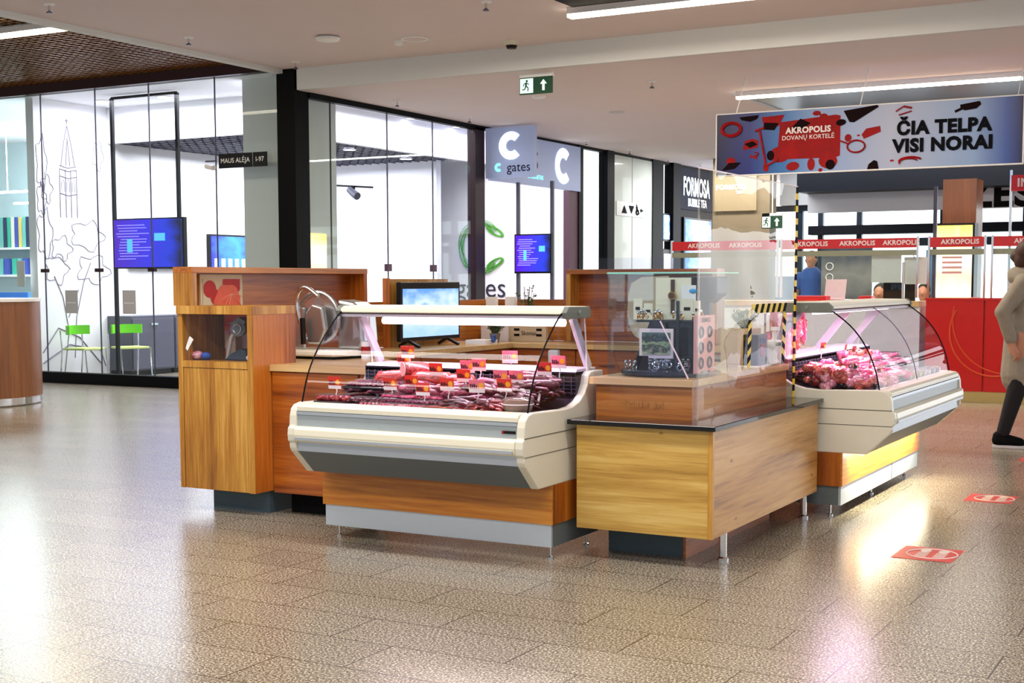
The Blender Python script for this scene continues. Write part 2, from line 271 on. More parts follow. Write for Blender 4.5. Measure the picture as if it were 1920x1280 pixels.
# ------------------------------------------------------------------ mesh helpers
class MB:
    def __init__(s): s.v = []; s.f = []
    def add(s, vs, fs):
        n = len(s.v); s.v += [tuple(v) for v in vs]; s.f += [tuple(i + n for i in f) for f in fs]; return s
    def box(s, a, b):
        x0, y0, z0 = [min(p, q) for p, q in zip(a, b)]; x1, y1, z1 = [max(p, q) for p, q in zip(a, b)]
        return s.add([(x0, y0, z0), (x1, y0, z0), (x1, y1, z0), (x0, y1, z0), (x0, y0, z1), (x1, y0, z1), (x1, y1, z1), (x0, y1, z1)],
                     [(3, 2, 1, 0), (4, 5, 6, 7), (0, 1, 5, 4), (1, 2, 6, 5), (2, 3, 7, 6), (3, 0, 4, 7)])
    def bar(s, p, q, w, h=None, up=(0, 0, 1)):
        p = Vector(p); q = Vector(q); h = h or w; d = (q - p).normalized(); u = Vector(up)
        if abs(d.dot(u)) > .98: u = Vector((1, 0, 0))
        a = d.cross(u).normalized(); b_ = a.cross(d).normalized(); a *= w / 2; b_ *= h / 2
        vs = [p - a - b_, p + a - b_, p + a + b_, p - a + b_, q - a - b_, q + a - b_, q + a + b_, q - a + b_]
        return s.add(vs, [(3, 2, 1, 0), (4, 5, 6, 7), (0, 1, 5, 4), (1, 2, 6, 5), (2, 3, 7, 6), (3, 0, 4, 7)])
    def tube(s, pts, r, n=8, cap=True):
        pts = [Vector(p) for p in pts]; rs = r if isinstance(r, (list, tuple)) else [r] * len(pts)
        rings = []; u = None
        for i, p in enumerate(pts):
            d = (pts[min(i + 1, len(pts) - 1)] - pts[max(i - 1, 0)]).normalized()
            if u is None:
                u = Vector((0, 0, 1)) if abs(d.z) < .9 else Vector((1, 0, 0))
            a = d.cross(u).normalized(); b_ = a.cross(d).normalized(); u = b_
            rings.append([p + (a * math.cos(2 * PI * k / n) + b_ * math.sin(2 * PI * k / n)) * rs[i] for k in range(n)])
        vs = [v for rg in rings for v in rg]; fs = []
        for i in range(len(pts) - 1):
            for k in range(n):
                k2 = (k + 1) % n; fs.append((i * n + k, i * n + k2, (i + 1) * n + k2, (i + 1) * n + k))
        if cap: fs.append(tuple(range(n))[::-1]); fs.append(tuple((len(pts) - 1) * n + k for k in range(n)))
        return s.add(vs, fs)
    def lathe(s, prof, c=(0, 0, 0), n=24, sx=1, sy=1):
        vs = []; fs = []
        for r, z in prof:
            for k in range(n):
                a = 2 * PI * k / n; vs.append((c[0] + r * math.cos(a) * sx, c[1] + r * math.sin(a) * sy, c[2] + z))
        for i in range(len(prof) - 1):
            for k in range(n):
                k2 = (k + 1) % n; fs.append((i * n + k, i * n + k2, (i + 1) * n + k2, (i + 1) * n + k))
        fs.append(tuple(range(n))[::-1]); fs.append(tuple((len(prof) - 1) * n + k for k in range(n)))
        return s.add(vs, fs)
    def ball(s, c, r, n=12, m=8):
        r = r if isinstance(r, (list, tuple)) else (r, r, r); vs = []; fs = []
        for i in range(1, m):
            t = PI * i / m
            for k in range(n):
                a = 2 * PI * k / n; vs.append((c[0] + r[0] * math.sin(t) * math.cos(a), c[1] + r[1] * math.sin(t) * math.sin(a), c[2] + r[2] * math.cos(t)))
        for i in range(m - 2):
            for k in range(n):
                k2 = (k + 1) % n; fs.append((i * n + k, (i + 1) * n + k, (i + 1) * n + k2, i * n + k2))
        t_ = len(vs); vs += [(c[0], c[1], c[2] + r[2]), (c[0], c[1], c[2] - r[2])]
        for k in range(n):
            k2 = (k + 1) % n; fs.append((t_, k, k2)); fs.append((t_ + 1, (m - 2) * n + k2, (m - 2) * n + k))
        return s.add(vs, fs)
    def prism(s, pts, a0, a1, axis='x'):
        """closed polygon in the two other axes, extruded along axis"""
        n = len(pts)
        def P(p, a):
            return {'x': (a, p[0], p[1]), 'y': (p[0], a, p[1]), 'z': (p[0], p[1], a)}[axis]
        vs = [P(p, a0) for p in pts] + [P(p, a1) for p in pts]
        fs = [tuple(range(n))[::-1], tuple(range(n, 2 * n))] + [(i, (i + 1) % n, n + (i + 1) % n, n + i) for i in range(n)]
        return s.add(vs, fs)
    def strip(s, pts, a0, a1, axis='x', t=0):
        """open curve extruded along axis"""
        def P(p, a): return {'x': (a, p[0], p[1]), 'y': (p[0], a, p[1]), 'z': (p[0], p[1], a)}[axis]
        n = len(pts); vs = [P(p, a0) for p in pts] + [P(p, a1) for p in pts]
        return s.add(vs, [(i, i + 1, n + i + 1, n + i) for i in range(n - 1)])
    def poly(s, vs): return s.add(vs, [tuple(range(len(vs)))])
    def torus(s, c, R_, r, rot=None, n=16, m=6, arc=2 * PI, a0=0):
        pts = []
        k = n if arc >= 2 * PI - 1e-6 else n + 1
        rot = rot or Matrix.Identity(3)
        for i in range(n + 1):
            a = a0 + arc * i / n; pts.append(Vector(c) + rot @ Vector((R_ * math.cos(a), R_ * math.sin(a), 0)))
        return s.tube(pts, r, m)

def obj(name, mb, m, parent=None, smooth=False, bevel=0, world=True, solid=0):
    me = bpy.data.meshes.new(name)
    off = Vector((0, 0, 0))
    if parent is not None and world: off = WLOC[parent.name]
    inv = WROT.get(parent.name) if parent is not None and world else None
    if inv:
        vs = [inv @ (Vector(v) - off) for v in mb.v]
    else: vs = [tuple(Vector(v) - off) for v in mb.v]
    me.from_pydata(vs, [], mb.f); me.validate(); me.update()
    import bmesh
    bm = bmesh.new(); bm.from_mesh(me); bmesh.ops.recalc_face_normals(bm, faces=bm.faces); bm.to_mesh(me); bm.free()
    o = bpy.data.objects.new(name, me); COL.objects.link(o)
    me.materials.append(M[m] if isinstance(m, str) else m)
    if smooth:
        for p in me.polygons: p.use_smooth = True
        try: me.set_sharp_from_angle(angle=math.radians(40))
        except Exception: pass
    if parent is not None: o.parent = parent; WLOC[o.name] = off; 
    if parent is not None and inv: WROT[o.name] = inv
    if parent is None: WLOC[o.name] = Vector((0, 0, 0))
    if bevel:
        b = o.modifiers.new('bevel', 'BEVEL'); b.width = bevel; b.segments = 2; b.limit_method = 'ANGLE'
    if solid:
        b = o.modifiers.new('solid', 'SOLIDIFY'); b.thickness = solid; b.offset = 0
    return o
WLOC = {}; WROT = {}
def thing(name, label, cat, loc=(0, 0, 0), group=None, rz=0):
    o = bpy.data.objects.new(name, None); COL.objects.link(o); o.empty_display_size = .1
    o.location = loc; o.rotation_euler = (0, 0, rz); o['label'] = label; o['category'] = cat
    if group: o['group'] = group
    WLOC[o.name] = Vector(loc)
    if rz: WROT[o.name] = Matrix.Rotation(-rz, 3, 'Z')
    return o
def tag(o, label, cat, group=None):
    o['label'] = label; o['category'] = cat
    if group: o['group'] = group
    return o
def single(name, mb, m, label, cat, group=None, loc=None, **k):
    """a thing that is one mesh, its origin at its base"""
    vs = mb.v; xs = [v[0] for v in vs]; ys = [v[1] for v in vs]; zs = [v[2] for v in vs]
    c = loc or ((min(xs) + max(xs)) / 2, (min(ys) + max(ys)) / 2, min(zs))
    mb.v = [(v[0] - c[0], v[1] - c[1], v[2] - c[2]) for v in vs]
    o = obj(name, mb, m, **k); o.location = c; WLOC[o.name] = Vector(c)
    return tag(o, label, cat, group)
def struct(name, mb, m, **k):
    o = obj(name, mb, m, **k)
    if not k.get('parent'): o['kind'] = 'structure'
    return o
def B(a, b): return MB().box(a, b)
def copy_tree(o, parent=None):
    c = o.copy(); COL.objects.link(c); c.parent = parent
    for ch in [x for x in CHILDREN(o)]: copy_tree(ch, c)
    return c
def CHILDREN(o): return list(o.children)

# text as mesh, facing -y, +x or +z
_fc = bpy.data.curves.new('text_curve', 'FONT'); _fo = bpy.data.objects.new('text_tmp', _fc); COL.objects.link(_fo)
def text_mb(s, size, loc, face='-y', bold=0.0, align='CENTER', depth=.004, sx=1.0, rot=0, flip=False):
    _fc.body = s; _fc.size = size; _fc.offset = bold * size; _fc.align_x = align; _fc.align_y = 'CENTER'; _fc.extrude = 0; _fc.space_character = 1 + bold * 1.6; _fc.resolution_u = 3
    dg = bpy.context.evaluated_depsgraph_get(); dg.update()
    me = bpy.data.meshes.new_from_object(_fo.evaluated_get(dg))
    mb = MB(); cr, sr = math.cos(rot), math.sin(rot)
    def T(v, d):
        x, y = v[0] * sx, v[1]
        if flip: x = -x
        x, y = x * cr - y * sr, x * sr + y * cr
        if face == '-y': return (loc[0] + x, loc[1] - d, loc[2] + y)
        if face == '+x': return (loc[0] + d, loc[1] + x, loc[2] + y)
        return (loc[0] + x, loc[1] + y, loc[2] + d)
    vs = [T(v.co, depth) for v in me.vertices]
    mb.add(vs, [tuple(p.vertices) for p in me.polygons])
    bpy.data.meshes.remove(me)
    return mb

# ================================================================== SETTING
ZN, ZF = 4.03, 3.77                                   # near and far ceiling heights
struct('floor', B((-32, -1.5, -.1), (5.5, 28.5, 0)), 'floor_tiles')
struct('ceiling', B((-10.8, -1.5, ZN), (5.5, 13.65, ZN + .25)), 'ceiling_paint')
struct('ceiling', B((-10.62, 13.65, ZF), (5.5, 26.4, ZF + .35)), 'ceiling_paint')
struct('trim_1', B((-10.6, 13.6, ZF), (5.5, 13.66, ZN)), 'beam_paint')
struct('trim_2', B((-10.9, -1.5, ZN - .05), (-10.8, 13.6, ZN + .14)), 'beam_paint')
struct('trim_3', B((-10.94, -1.5, ZN + .02), (-10.9, 13.6, ZN + .2)), 'mall_black')
# open metal grid ceiling on the left, with the dark void over it
mb = MB()
y = 6.0
while y < 13.6:
    mb.box((-22, y, 4.16), (-10.95, y + .014, 4.20)); y += .10
x = -22
while x < -11:
    mb.box((x, 6, 4.16), (x + .014, 13.6, 4.20)); x += .14
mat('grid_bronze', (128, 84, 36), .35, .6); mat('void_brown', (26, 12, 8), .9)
struct('ceiling_grid', mb, 'grid_bronze')
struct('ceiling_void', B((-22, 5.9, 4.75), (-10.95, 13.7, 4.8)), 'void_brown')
# shop corner post, heads and base
struct('trim_4', B((-10.9, 13.58, 0), (-10.62, 13.86, 4.03)), 'mall_black')
struct('trim_5', B((-22, 13.58, 4.03), (-10.9, 13.72, 4.16)), 'dark_maroon')
struct('trim_6', B((-22, 13.56, 0), (-10.9, 13.72, .15)), 'mall_black')
struct('trim_7', B((-10.7, 13.86, 3.70), (-10.6, 18.2, ZF)), 'mall_black')
struct('trim_8', B((-10.7, 18.2, 3.72), (-10.6, 30, ZF)), 'mall_black')
struct('trim_9', B((-10.74, 17.92, 0), (-10.6, 18.2, 3.74)), 'dark_maroon')
struct('trim_10', B((-10.72, 21.1, 0), (-10.6, 21.45, 2.97)), 'purple_panel')
struct('trim_11', B((-10.72, 21.42, 0), (-10.58, 21.6, ZF)), 'mall_black')
struct('trim_12', B((-10.74, 22.55, 0), (-10.56, 22.85, ZF)), 'mall_black')
struct('trim_13', B((-10.72, 24.67, 0), (-10.58, 25.2, ZF)), 'mall_black')
struct('trim_14', B((-10.74, 25.62, 0), (-10.54, 26.0, ZF)), 'mall_black')
# glass panes of the shop front: each pane is a window
n = 0
xs = [-22, -20.4, -19.35, -18.3, -17.25, -16.2, -15.13, -14.08, -13.1, -11.96, -10.9]
for a, b in zip(xs, xs[1:]):
    n += 1; struct('window_%d' % n, B((a + .006, 13.64, .15), (b - .006, 13.652, 4.05)), 'shop_glass')
ys = [13.86, 14.34, 15.63, 16.79, 17.92]
for a, b in zip(ys, ys[1:]):
    n += 1; struct('window_%d' % n, B((-10.656, a + .006, .1), (-10.644, b - .006, 3.72)), 'shop_glass')
n += 1; struct('window_%d' % n, B((-10.656, 21.6, .1), (-10.644, 22.55, 3.72)), 'shop_glass')
n += 1; struct('window_%d' % n, B((-10.656, 25.2, .1), (-10.644, 25.62, 3.72)), 'shop_glass')
for i, xx in enumerate(xs[6:10]):
    if i < 3: single('glass_clamp', B((xx - .055, 13.61, 1.55), (xx + .055, 13.67, 1.6)), 'dark_maroon', ['small dark clamp on the joint left of the church mural tower', 'small dark clamp on the glass joint between the church tower and the framed screen', 'small dark clamp on the glass joint in front of the blue framed screen'][i], 'clamp', 'clamps on the shop glass')
    struct('trim_%d' % (20 + i), B((xx - .006, 13.638, .15), (xx + .006, 13.655, 4.03)), 'cabinet_grey')
for i, yy in enumerate(ys[1:4]):
    if i: single('glass_clamp', B((-10.68, yy - .05, 1.55), (-10.62, yy + .05, 1.65)), 'purple_panel', ['small dark clamp on the pane joint above the grey slicer side', 'small dark clamp on the pane joint left of the green ring logo'][i - 1], 'clamp', 'clamps on the shop glass')
    struct('trim_%d' % (30 + i), B((-10.658, yy - .006, .1), (-10.64, yy + .006, 3.72)), 'cabinet_grey')
for xx, l in ((-14.62, 'grey etched square on the glass left of the chairs'), (-13.53, 'grey etched square on the glass under the framed blue screen')):
    t = thing('door_sticker', l, 'sticker', (xx, 13.63, .98))
    obj('backing', B((xx - .12, 13.634, .98), (xx + .12, 13.638, 1.3)), 'etched', t); obj('slot', B((xx - .09, 13.629, 1.12), (xx + .09, 13.634, 1.135)), 'white', t)

# shop interior shell
struct('wall_left', B((-15.55, 13.75, 0), (-15.4, 21.5, 4.1)), 'shop_white')
struct('wall_back', B((-15.4, 21.4, 0), (-10.62, 21.55, 4.1)), 'shop_white')
struct('wall_partition', B((-15.4, 20.3, 0), (-12.8, 20.45, 3.6)), 'shop_white')
struct('ceiling_shop', B((-26, 13.7, 4.02), (-10.7, 21.5, 4.14)), 'shop_white')
struct('wall_soffit', B((-15.4, 15.15, 3.49), (-12.25, 15.25, 4.02)), 'shop_white')
struct('wall_soffit', B((-12.35, 15.25, 3.49), (-12.25, 21.4, 4.02)), 'shop_white')
mb = MB(); y = 15.25
while y < 20.3: mb.box((-15.4, y, 3.50), (-12.35, y + .03, 3.54)); y += .22
x = -15.38
while x < -12.4: mb.box((x, 15.25, 3.50), (x + .025, 20.3, 3.54)); x += .17
mat('grid_dark', (70, 68, 88), .5); mat('grid_void', (120, 116, 140), .9)
struct('ceiling_grid', mb, 'grid_dark'); struct('ceiling_void', B((-15.4, 15.25, 3.75), (-12.35, 20.3, 3.78)), 'grid_void')
struct('column_1', B((-11.76, 13.95, 0), (-10.86, 14.75, 4.02)), 'mirror_grey')
# neighbour unit at the far left
struct('wall_side', B((-26, 18.0, 0), (-15.55, 18.15, 4.1)), 'cyan_wall')

# white lift-lobby panels
struct('wall_panel', B((-10.66, 22.85, 0), (-10.6, 24.67, 3.72)), 'white_panel'); struct('trim_40', B((-10.6, 23.72, 0), (-10.594, 23.735, 3.72)), 'etched')
# dark tea-shop front
struct('wall_right', B((-10.8, 26.0, 0), (-10.62, 31.5, ZF)), 'mall_black')
struct('wall_far', B((-9.55, 25.2, 0), (-8.4, 25.6, 3.77)), 'wall_beige')

# far facade with windows
struct('beam_1', B((-6.75, 21.6, 2.83), (6, 22.6, ZF)), 'navy')
struct('wall_fascia', B((-6.75, 22.2, 2.52), (6, 22.3, 2.83)), 'fascia')
struct('ceiling', B((-10.8, 26.4, ZF), (-8.2, 31.5, ZF + .3)), 'ceiling_paint')
struct('beam_2', B((-8.4, 25.8, 2.86), (6, 25.95, ZF)), 'fascia')
mb = MB()
for x in (-9.2, -8.05, -7.65, -6.9, -5.35, -4.95, -3.9, -2.6, -1.1): mb.box((x - .05, 26.0, 0), (x + .05, 26.1, 2.9))
struct('window_frame_far', mb, 'window_frame')
struct('beam_3', B((-7.8, 25.7, 2.28), (3, 26.1, 2.45)), 'navy'); struct('beam_4', B((-9.4, 25.9, 2.05), (3, 26.15, 2.2)), 'window_frame')
struct('beam_5', B((-9.6, 25.95, 2.75), (3, 26.1, 2.86)), 'window_frame')
for i, (a, b) in enumerate(((-9.15, -8.1), (-8.0, -7.7), (-7.6, -6.95), (-6.85, -5.4), (-5.3, -5.0), (-4.9, -3.95), (-3.85, -2.65), (-2.55, -1.15))):
    struct('window_%d' % (40 + i), B((a, 26.04, .05), (b, 26.05, 2.75)), 'screen_glass')
for i, (a, b, z0, z1) in enumerate(((-9.1, -8.3, 0, 1.5), (-6.8, -6.5, .9, 2.0), (-5.9, -5.4, 0, 2.0), (-3.7, -3.2, 0, 1.9))):
    tag(obj('planter_box', B((a, 27.2, 0), (b, 27.5, z1)), 'pale_blue'), ['pale blue box outside the far glass, behind the acrylic shield', 'pale blue panel outside the far glass behind the standing person', 'pale blue panel outside the far glass behind the counter staff', 'pale blue panel outside the far glass right of the wood pillar'][i], 'panel', 'pale panels outside the far windows')
struct('column_2', B((-4.12, 20.0, 0), (-3.66, 20.5, 2.83)), 'pillar_wood')

# ------------------------------------------------------------------ ceiling fittings
def linear_light(a, b, z, w, label, m='lamp_glow'):
    c = ((a[0] + b[0]) / 2, (a[1] + b[1]) / 2, z - .06)
    t = thing('linear_light', label, 'ceiling light', (c[0], c[1], z - .1))
    obj('housing', MB().bar((a[0], a[1], z - .03), (b[0], b[1], z - .03), w * 1.25, .06), 'white', t)
    obj('diffuser', MB().bar((a[0], a[1], z - .075), (b[0], b[1], z - .075), w, .03), m, t)
linear_light((-6.03, 12.0), (-2.6, 12.0), ZN, .11, 'long glowing linear lamp at the top edge of the picture by the dark recess')
linear_light((-5.96, 16.55), (-2.56, 16.57), ZF, .09, 'long glowing linear lamp in front of the hanging banner')
linear_light((-14.4, 10.35), (-11.1, 10.4), 4.13, .11, 'warm linear lamp under the brown grid ceiling')
struct('ceiling_recess', B((-6.0, 16.65, ZF - .012), (-2.5, 18.6, ZF - .001)), 'metal_panel')
struct('trim_50', B((-6.06, 16.6, ZF - .02), (-5.98, 18.6, ZF)), 'fascia')
struct('ceiling_recess', B((-5.95, 8.0, ZN - .01), (-2.5, 11.9, ZN - .001)), 'matte_black')  # flat black sheet in place of a recess
t = thing('smoke_detector', 'white round smoke detector on the near ceiling left of the lamp', 'detector', (-8.94, 12.02, ZN - .07))
obj('base', MB().lathe([(.09, -.012), (.1, 0)], (-8.94, 12.02, ZN)), 'etched', t, smooth=True); obj('dome', MB().lathe([(.04, -.06), (.12, -.045), (.13, -.02), (.11, -.012)], (-8.94, 12.02, ZN)), 'white', t, smooth=True)
t = thing('ceiling_speaker', 'round white speaker ring flush in the near ceiling', 'speaker', (-8.2, 12.59, ZN - .02))
obj('rim', MB().torus((-8.2, 12.59, ZN - .006), .14, .012, n=28), 'white', t, smooth=True); obj('grille', MB().lathe([(.13, -.006), (.13, 0)], (-8.2, 12.59, ZN), 28), 'ceiling_paint', t)
single('ceiling_sensor', MB().lathe([(.02, -.05), (.05, -.035), (.06, 0)], (-8.44, 12.64, ZN)), 'white', 'tiny white sensor beside the speaker ring', 'sensor', smooth=True)
t = thing('motion_sensor', 'small cream sensor with dark lens at the beam edge', 'sensor', (-7.37, 13.25, ZN - .09))
obj('body', MB().lathe([(.07, -.05), (.08, -.03), (.08, 0)], (-7.37, 13.25, ZN)), 'cream', t, smooth=True); obj('lens', MB().lathe([(.05, -.085), (.065, -.05)], (-7.37, 13.25, ZN)), 'black', t, smooth=True)
single('ceiling_cover', MB().lathe([(.1, -.015), (.12, 0)], (-8.1, 17.6, ZF)), 'etched', 'flat grey disc in the far ceiling above the tea shop', 'cover plate', smooth=True)
single('ceiling_cover', MB().lathe([(.07, -.03), (.09, 0)], (-8.28, 15.6, ZF)), 'white', 'small white disc in the ceiling just behind the exit sign', 'cover plate', smooth=True)
sp = [(-10.2, 9.34, ZN, 'sprinkler above the brown grid, nearest the top left corner'), (-10.27, 11.32, ZN, 'sprinkler on the near ceiling beside the brown grid, second from the left'),
      (-10.3, 13.2, ZN, 'sprinkler just above the black corner post'), (-6.56, 11.3, ZN, 'sprinkler at the top edge left of the near lamp'), (-10.08, 15.04, ZF, 'sprinkler over the glass front, left of the white blade sign'),
      (-10.18, 17.05, ZF, 'sprinkler right before the white blade sign'), (-10.16, 20.85, ZF, 'sprinkler above the wall sign with the white letter'), (-10.22, 22.75, ZF, 'sprinkler above the narrow glass pane'),
      (-6.51, 15.13, ZF, 'sprinkler between the exit sign and the far lamp'), (-10.28, 24.7, ZF, 'sprinkler above the lift panels'), (-10.25, 26.3, ZF, 'sprinkler above the tea shop sign')]
for x, y, z, l in sp:
    t = thing('sprinkler', 'small ' + l, 'sprinkler', (x, y, z - .09), 'sprinklers on the mall ceiling')
    obj('collar', MB().lathe([(.05, -.01), (.055, 0)], (x, y, z), 16), 'white', t); obj('pipe', MB().lathe([(.014, -.06), (.012, 0)], (x, y, z), 8), 'chrome', t)
    obj('deflector', MB().lathe([(.03, -.085), (.03, -.078), (.008, -.06)], (x, y, z), 12), 'cabinet_grey', t)
# exit sign
def exit_sign(x0, x1, y, z0, z1, label, glow='exit_lit'):
    t = thing('exit_sign', label, 'exit sign', ((x0 + x1) / 2, y, z0))
    w = x1 - x0; h = z1 - z0
    obj('housing', B((x0, y, z1), (x1, y + .05, z1 + .05)), 'white', t)
    obj('panel', B((x0, y, z0), (x1, y + .02, z1)), 'exit_green', t)
    obj('light_field', B((x0 + .02 * w, y - .004, z0 + .08 * h), (x0 + .42 * w, y, z1 - .06 * h)), glow, t)
    obj('rod', B(((x0 + x1) / 2 - .01, y + .01, z1 + .05), ((x0 + x1) / 2 + .01, y + .03, ZF)), 'white', t) if z1 < 3.6 else None
    cx = x0 + .22 * w; s = h * .8; cz = z0 + h * .5
    mb = MB(); yy = y - .007
    mb.ball((cx + .04 * s, yy, cz + .36 * s), (.09 * s, .002, .09 * s))
    for p, q, ww in (((.0, .26), (-.05, -.02), .13), ((.0, .22), (.24, .1), .06), ((.0, .24), (-.22, .14), .06), ((-.22, .14), (-.26, -.02), .05), ((-.04, 0), (.16, -.16), .08), ((.16, -.16), (.12, -.4), .07), ((-.05, -.02), (-.14, -.24), .08), ((-.14, -.24), (-.34, -.28), .07)):
        mb.bar((cx + p[0] * s, yy, cz + p[1] * s), (cx + q[0] * s, yy, cz + q[1] * s), .003, ww * s, up=(0, 1, 0)) if 0 else mb.bar((cx + p[0] * s, yy, cz + p[1] * s), (cx + q[0] * s, yy, cz + q[1] * s), ww * s, .003, up=(0, 1, 0))
    obj('running_figure', mb, 'exit_green', t)
    ax = x0 + .74 * w
    mb = MB().prism([(ax, cz + .42 * s), (ax - .28 * s, cz + .08 * s), (ax - .1 * s, cz + .08 * s), (ax - .1 * s, cz - .4 * s), (ax + .1 * s, cz - .4 * s), (ax + .1 * s, cz + .08 * s), (ax + .28 * s, cz + .08 * s)], y - .006, y - .002, 'y')
    obj('arrow', mb, glow, t)
exit_sign(-7.6, -7.18, 13.85, 3.53, 3.72, 'green exit sign with running figure hanging from the ceiling')
exit_sign(-8.55, -8.15, 25.2, 2.4, 2.64, 'small pale exit sign seen through the acrylic shield')
# downlights in the shop
for x, y, z, l in [(-13.05, 18.5, 4.02, 'round downlight over the shop glass, nearest'), (-13.06, 19.9, 4.02, 'round downlight over the shop glass, second'), (-12.77, 17.7, 3.49, 'round downlight in the dark grid ceiling, left one'), (-12.9, 19.5, 3.49, 'round downlight in the dark grid ceiling, right one'),
                   (-14.84, 14.53, 4.02, 'round downlight left of the framed screen'), (-13.76, 14.63, 4.02, 'round downlight above the framed screen')]:
    if z > 4: x = max(x, -12.1) if y > 15.2 else x
    t = thing('downlight', l + ', glowing white', 'ceiling light', (x, y, z - .02), 'downlights in the phone shop')
    obj('rim', MB().torus((x, y, z - .005), .1, .01, n=20), 'white', t, smooth=True); obj('lamp', MB().lathe([(.09, -.012), (.09, -.002)], (x, y, z), 20), 'lamp_glow_small', t)
t = thing('track_spotlight', 'black spotlight on a track behind the second glass front', 'spotlight', (-12.2, 17.0, 2.75))
obj('track', MB().bar((-13.2, 17.2, 2.93), (-11.85, 17.0, 2.82), .03), 'black', t); obj('stem', B((-12.24, 17.0, 2.77), (-12.2, 17.04, 2.86)), 'black', t)
obj('wire', MB().bar((-12.6, 17.1, 2.9), (-12.6, 17.1, 3.5), .006), 'black', t)
obj('lamp_head', MB().tube([(-12.28, 17.0, 2.8), (-12.14, 16.95, 2.72), (-12.08, 16.93, 2.69)], [.05, .062, .06], 14), 'cabinet_grey', t, smooth=True)
t = thing('ceiling_projector', 'dark cone-shaped spot hanging from the shop grid ceiling', 'spotlight', (-13.6, 16.6, 3.1))
obj('stem', B((-13.61, 16.59, 3.3), (-13.59, 16.61, 3.5)), 'black', t); obj('cone', MB().lathe([(.02, -.22), (.07, -.16), (.1, -.04), (.07, 0)], (-13.6, 16.6, 3.35), 16), 'black', t, smooth=True)

# ------------------------------------------------------------------ phone shop contents
# hanging frame with screen
t = thing('framed_screen', 'tall black hanging frame carrying a blue information screen', 'screen stand', (-13.72, 14.2, .0))
fx0, fx1, fy = -14.33, -13.12, 14.2
obj('top_bar', MB().bar((fx0, fy, 3.98), (fx1, fy, 3.98), .035), 'black', t)
for x, l in ((fx0, 0), (fx1, 1)): obj('pole', MB().bar((x, fy, 0.01), (x, fy, 3.98), .045), 'black', t)
sc_ = obj('screen', B((fx0 + .02, fy - .04, 1.62), (fx1 + .06, fy - .005, 2.28)), 'screen_blue', t); obj('screen_back', B((fx0, fy - .003, 1.6), (fx1 + .08, fy + .06, 2.3)), 'monitor_black', t)
def screen_marks(par, x0, x1, y, z0, z1, seed, axis='-y'):
    rnd = random.Random(seed); mb = MB(); mb2 = MB()
    for i in range(13):
        z = z1 - (z1 - z0) * (.1 + .063 * i); a = rnd.uniform(.06, .14); L = rnd.uniform(.3, .62)
        p = (x0 + (x1 - x0) * a, y - .003, z); q = (x0 + (x1 - x0) * (a + L), y, z + .012)
        mb.box(p, q)
    mb2.box((x0 + (x1 - x0) * .72, y - .004, z0 + (z1 - z0) * .55), (x0 + (x1 - x0) * .9, y, z0 + (z1 - z0) * .72)).box((x0 + (x1 - x0) * .25, y - .004, z0 + (z1 - z0) * .3), (x0 + (x1 - x0) * .34, y, z0 + (z1 - z0) * .6))
    mat('screen_text', (170, 160, 255), .5, emit=.5) if 'screen_text' not in M else None
    mat('screen_cyan', (90, 190, 240), .5, emit=.7) if 'screen_cyan' not in M else None
    obj('text_lines', mb, 'screen_text', par); obj('tiles', mb2, 'screen_cyan', par)
screen_marks(sc_, fx0, fx1 - .12, fy - .042, 1.64, 2.26, 3)
def wall_screen(y0, y1, z0, z1, label, seed):
    t = thing('wall_screen', label, 'screen', (-15.4, (y0 + y1) / 2, z0))
    obj('housing', B((-15.4, y0, z0), (-15.33, y1, z1)), 'monitor_black', t)
    s = obj('display', B((-15.33, y0 + .03, z0 + .03), (-15.324, y1 - .03, z1 - .03)), 'screen_blue2', t)
    mb = MB()
    for i in range(5): mb.box((-15.323, y0 + .1 + i * .17, z0 + .12), (-15.321, y0 + .2 + i * .17, z0 + .3))
    obj('tiles', mb, 'white', s)
wall_screen(17.3, 18.9, 1.5, 2.2, 'blue screen on the white shop wall, right of the framed screen', 1)
wall_screen(15.5, 16.7, 1.62, 2.3, 'blue screen on the wall partly behind the framed screen', 2)
# cabinets
for i, (a, b) in enumerate(((15.05, 15.95), (15.97, 16.87), (16.89, 17.8))):
    t = thing('low_cabinet', ['dark grey cabinet behind the green chairs', 'dark grey cabinet under the blue wall screen, middle one', 'dark grey cabinet nearest the wooden stand'][i], 'cabinet', (-15.15, (a + b) / 2, 0), 'dark cabinets along the mural wall')
    obj('body', B((-15.39, a, .08), (-14.9, b, .9)), 'cabinet_grey', t); obj('plinth', B((-15.36, a + .02, 0), (-14.95, b - .02, .08)), 'black', t)
    d = obj('door', B((-14.9, a + .01, .1), (-14.885, b - .01, .86)), 'cabinet_grey', t, bevel=.004); obj('handle', B((-14.885, (a + b) / 2 - .07, .76), (-14.86, (a + b) / 2 + .07, .79)), 'chrome', d)
# green chairs
def chair(x, y, rz, label):
    t = thing('visitor_chair', label, 'chair', (x, y, 0), 'green visitor chairs', rz)
    mb = MB(); pts = []
    for k in range(9):
        a = -1.15 + 2.3 * k / 8; pts.append((-.26 * math.cos(a) + .02, .27 * math.sin(a)))
    o = [(p[0], p[1]) for p in pts] + [(p[0] + .02, p[1] * .93) for p in reversed(pts)]
    mb.prism(o, .66, .79, 'z'); obj('backrest', mb, 'green_seat', t, world=False, smooth=True)
    obj('seat', MB().prism([(-.2, -.2), (.2, -.22), (.23, 0), (.2, .22), (-.2, .2)], .44, .47, 'z'), 'seat_cream', t, world=False, bevel=.008)
    for sx, sy in ((-1, -1), (-1, 1), (1, -1), (1, 1)):
        top = .72 if sx < 0 else .45
        obj('leg', MB().tube([(.24 * sx, .23 * sy, 0), (.2 * sx, .23 * sy, .44), (.2 * sx - (.02 if sx < 0 else 0), .24 * sy, top)], .011, 8), 'chrome', t, world=False, smooth=True)
chair(-14.95, 14.15, .15, 'green chair with chrome legs nearest the mural')
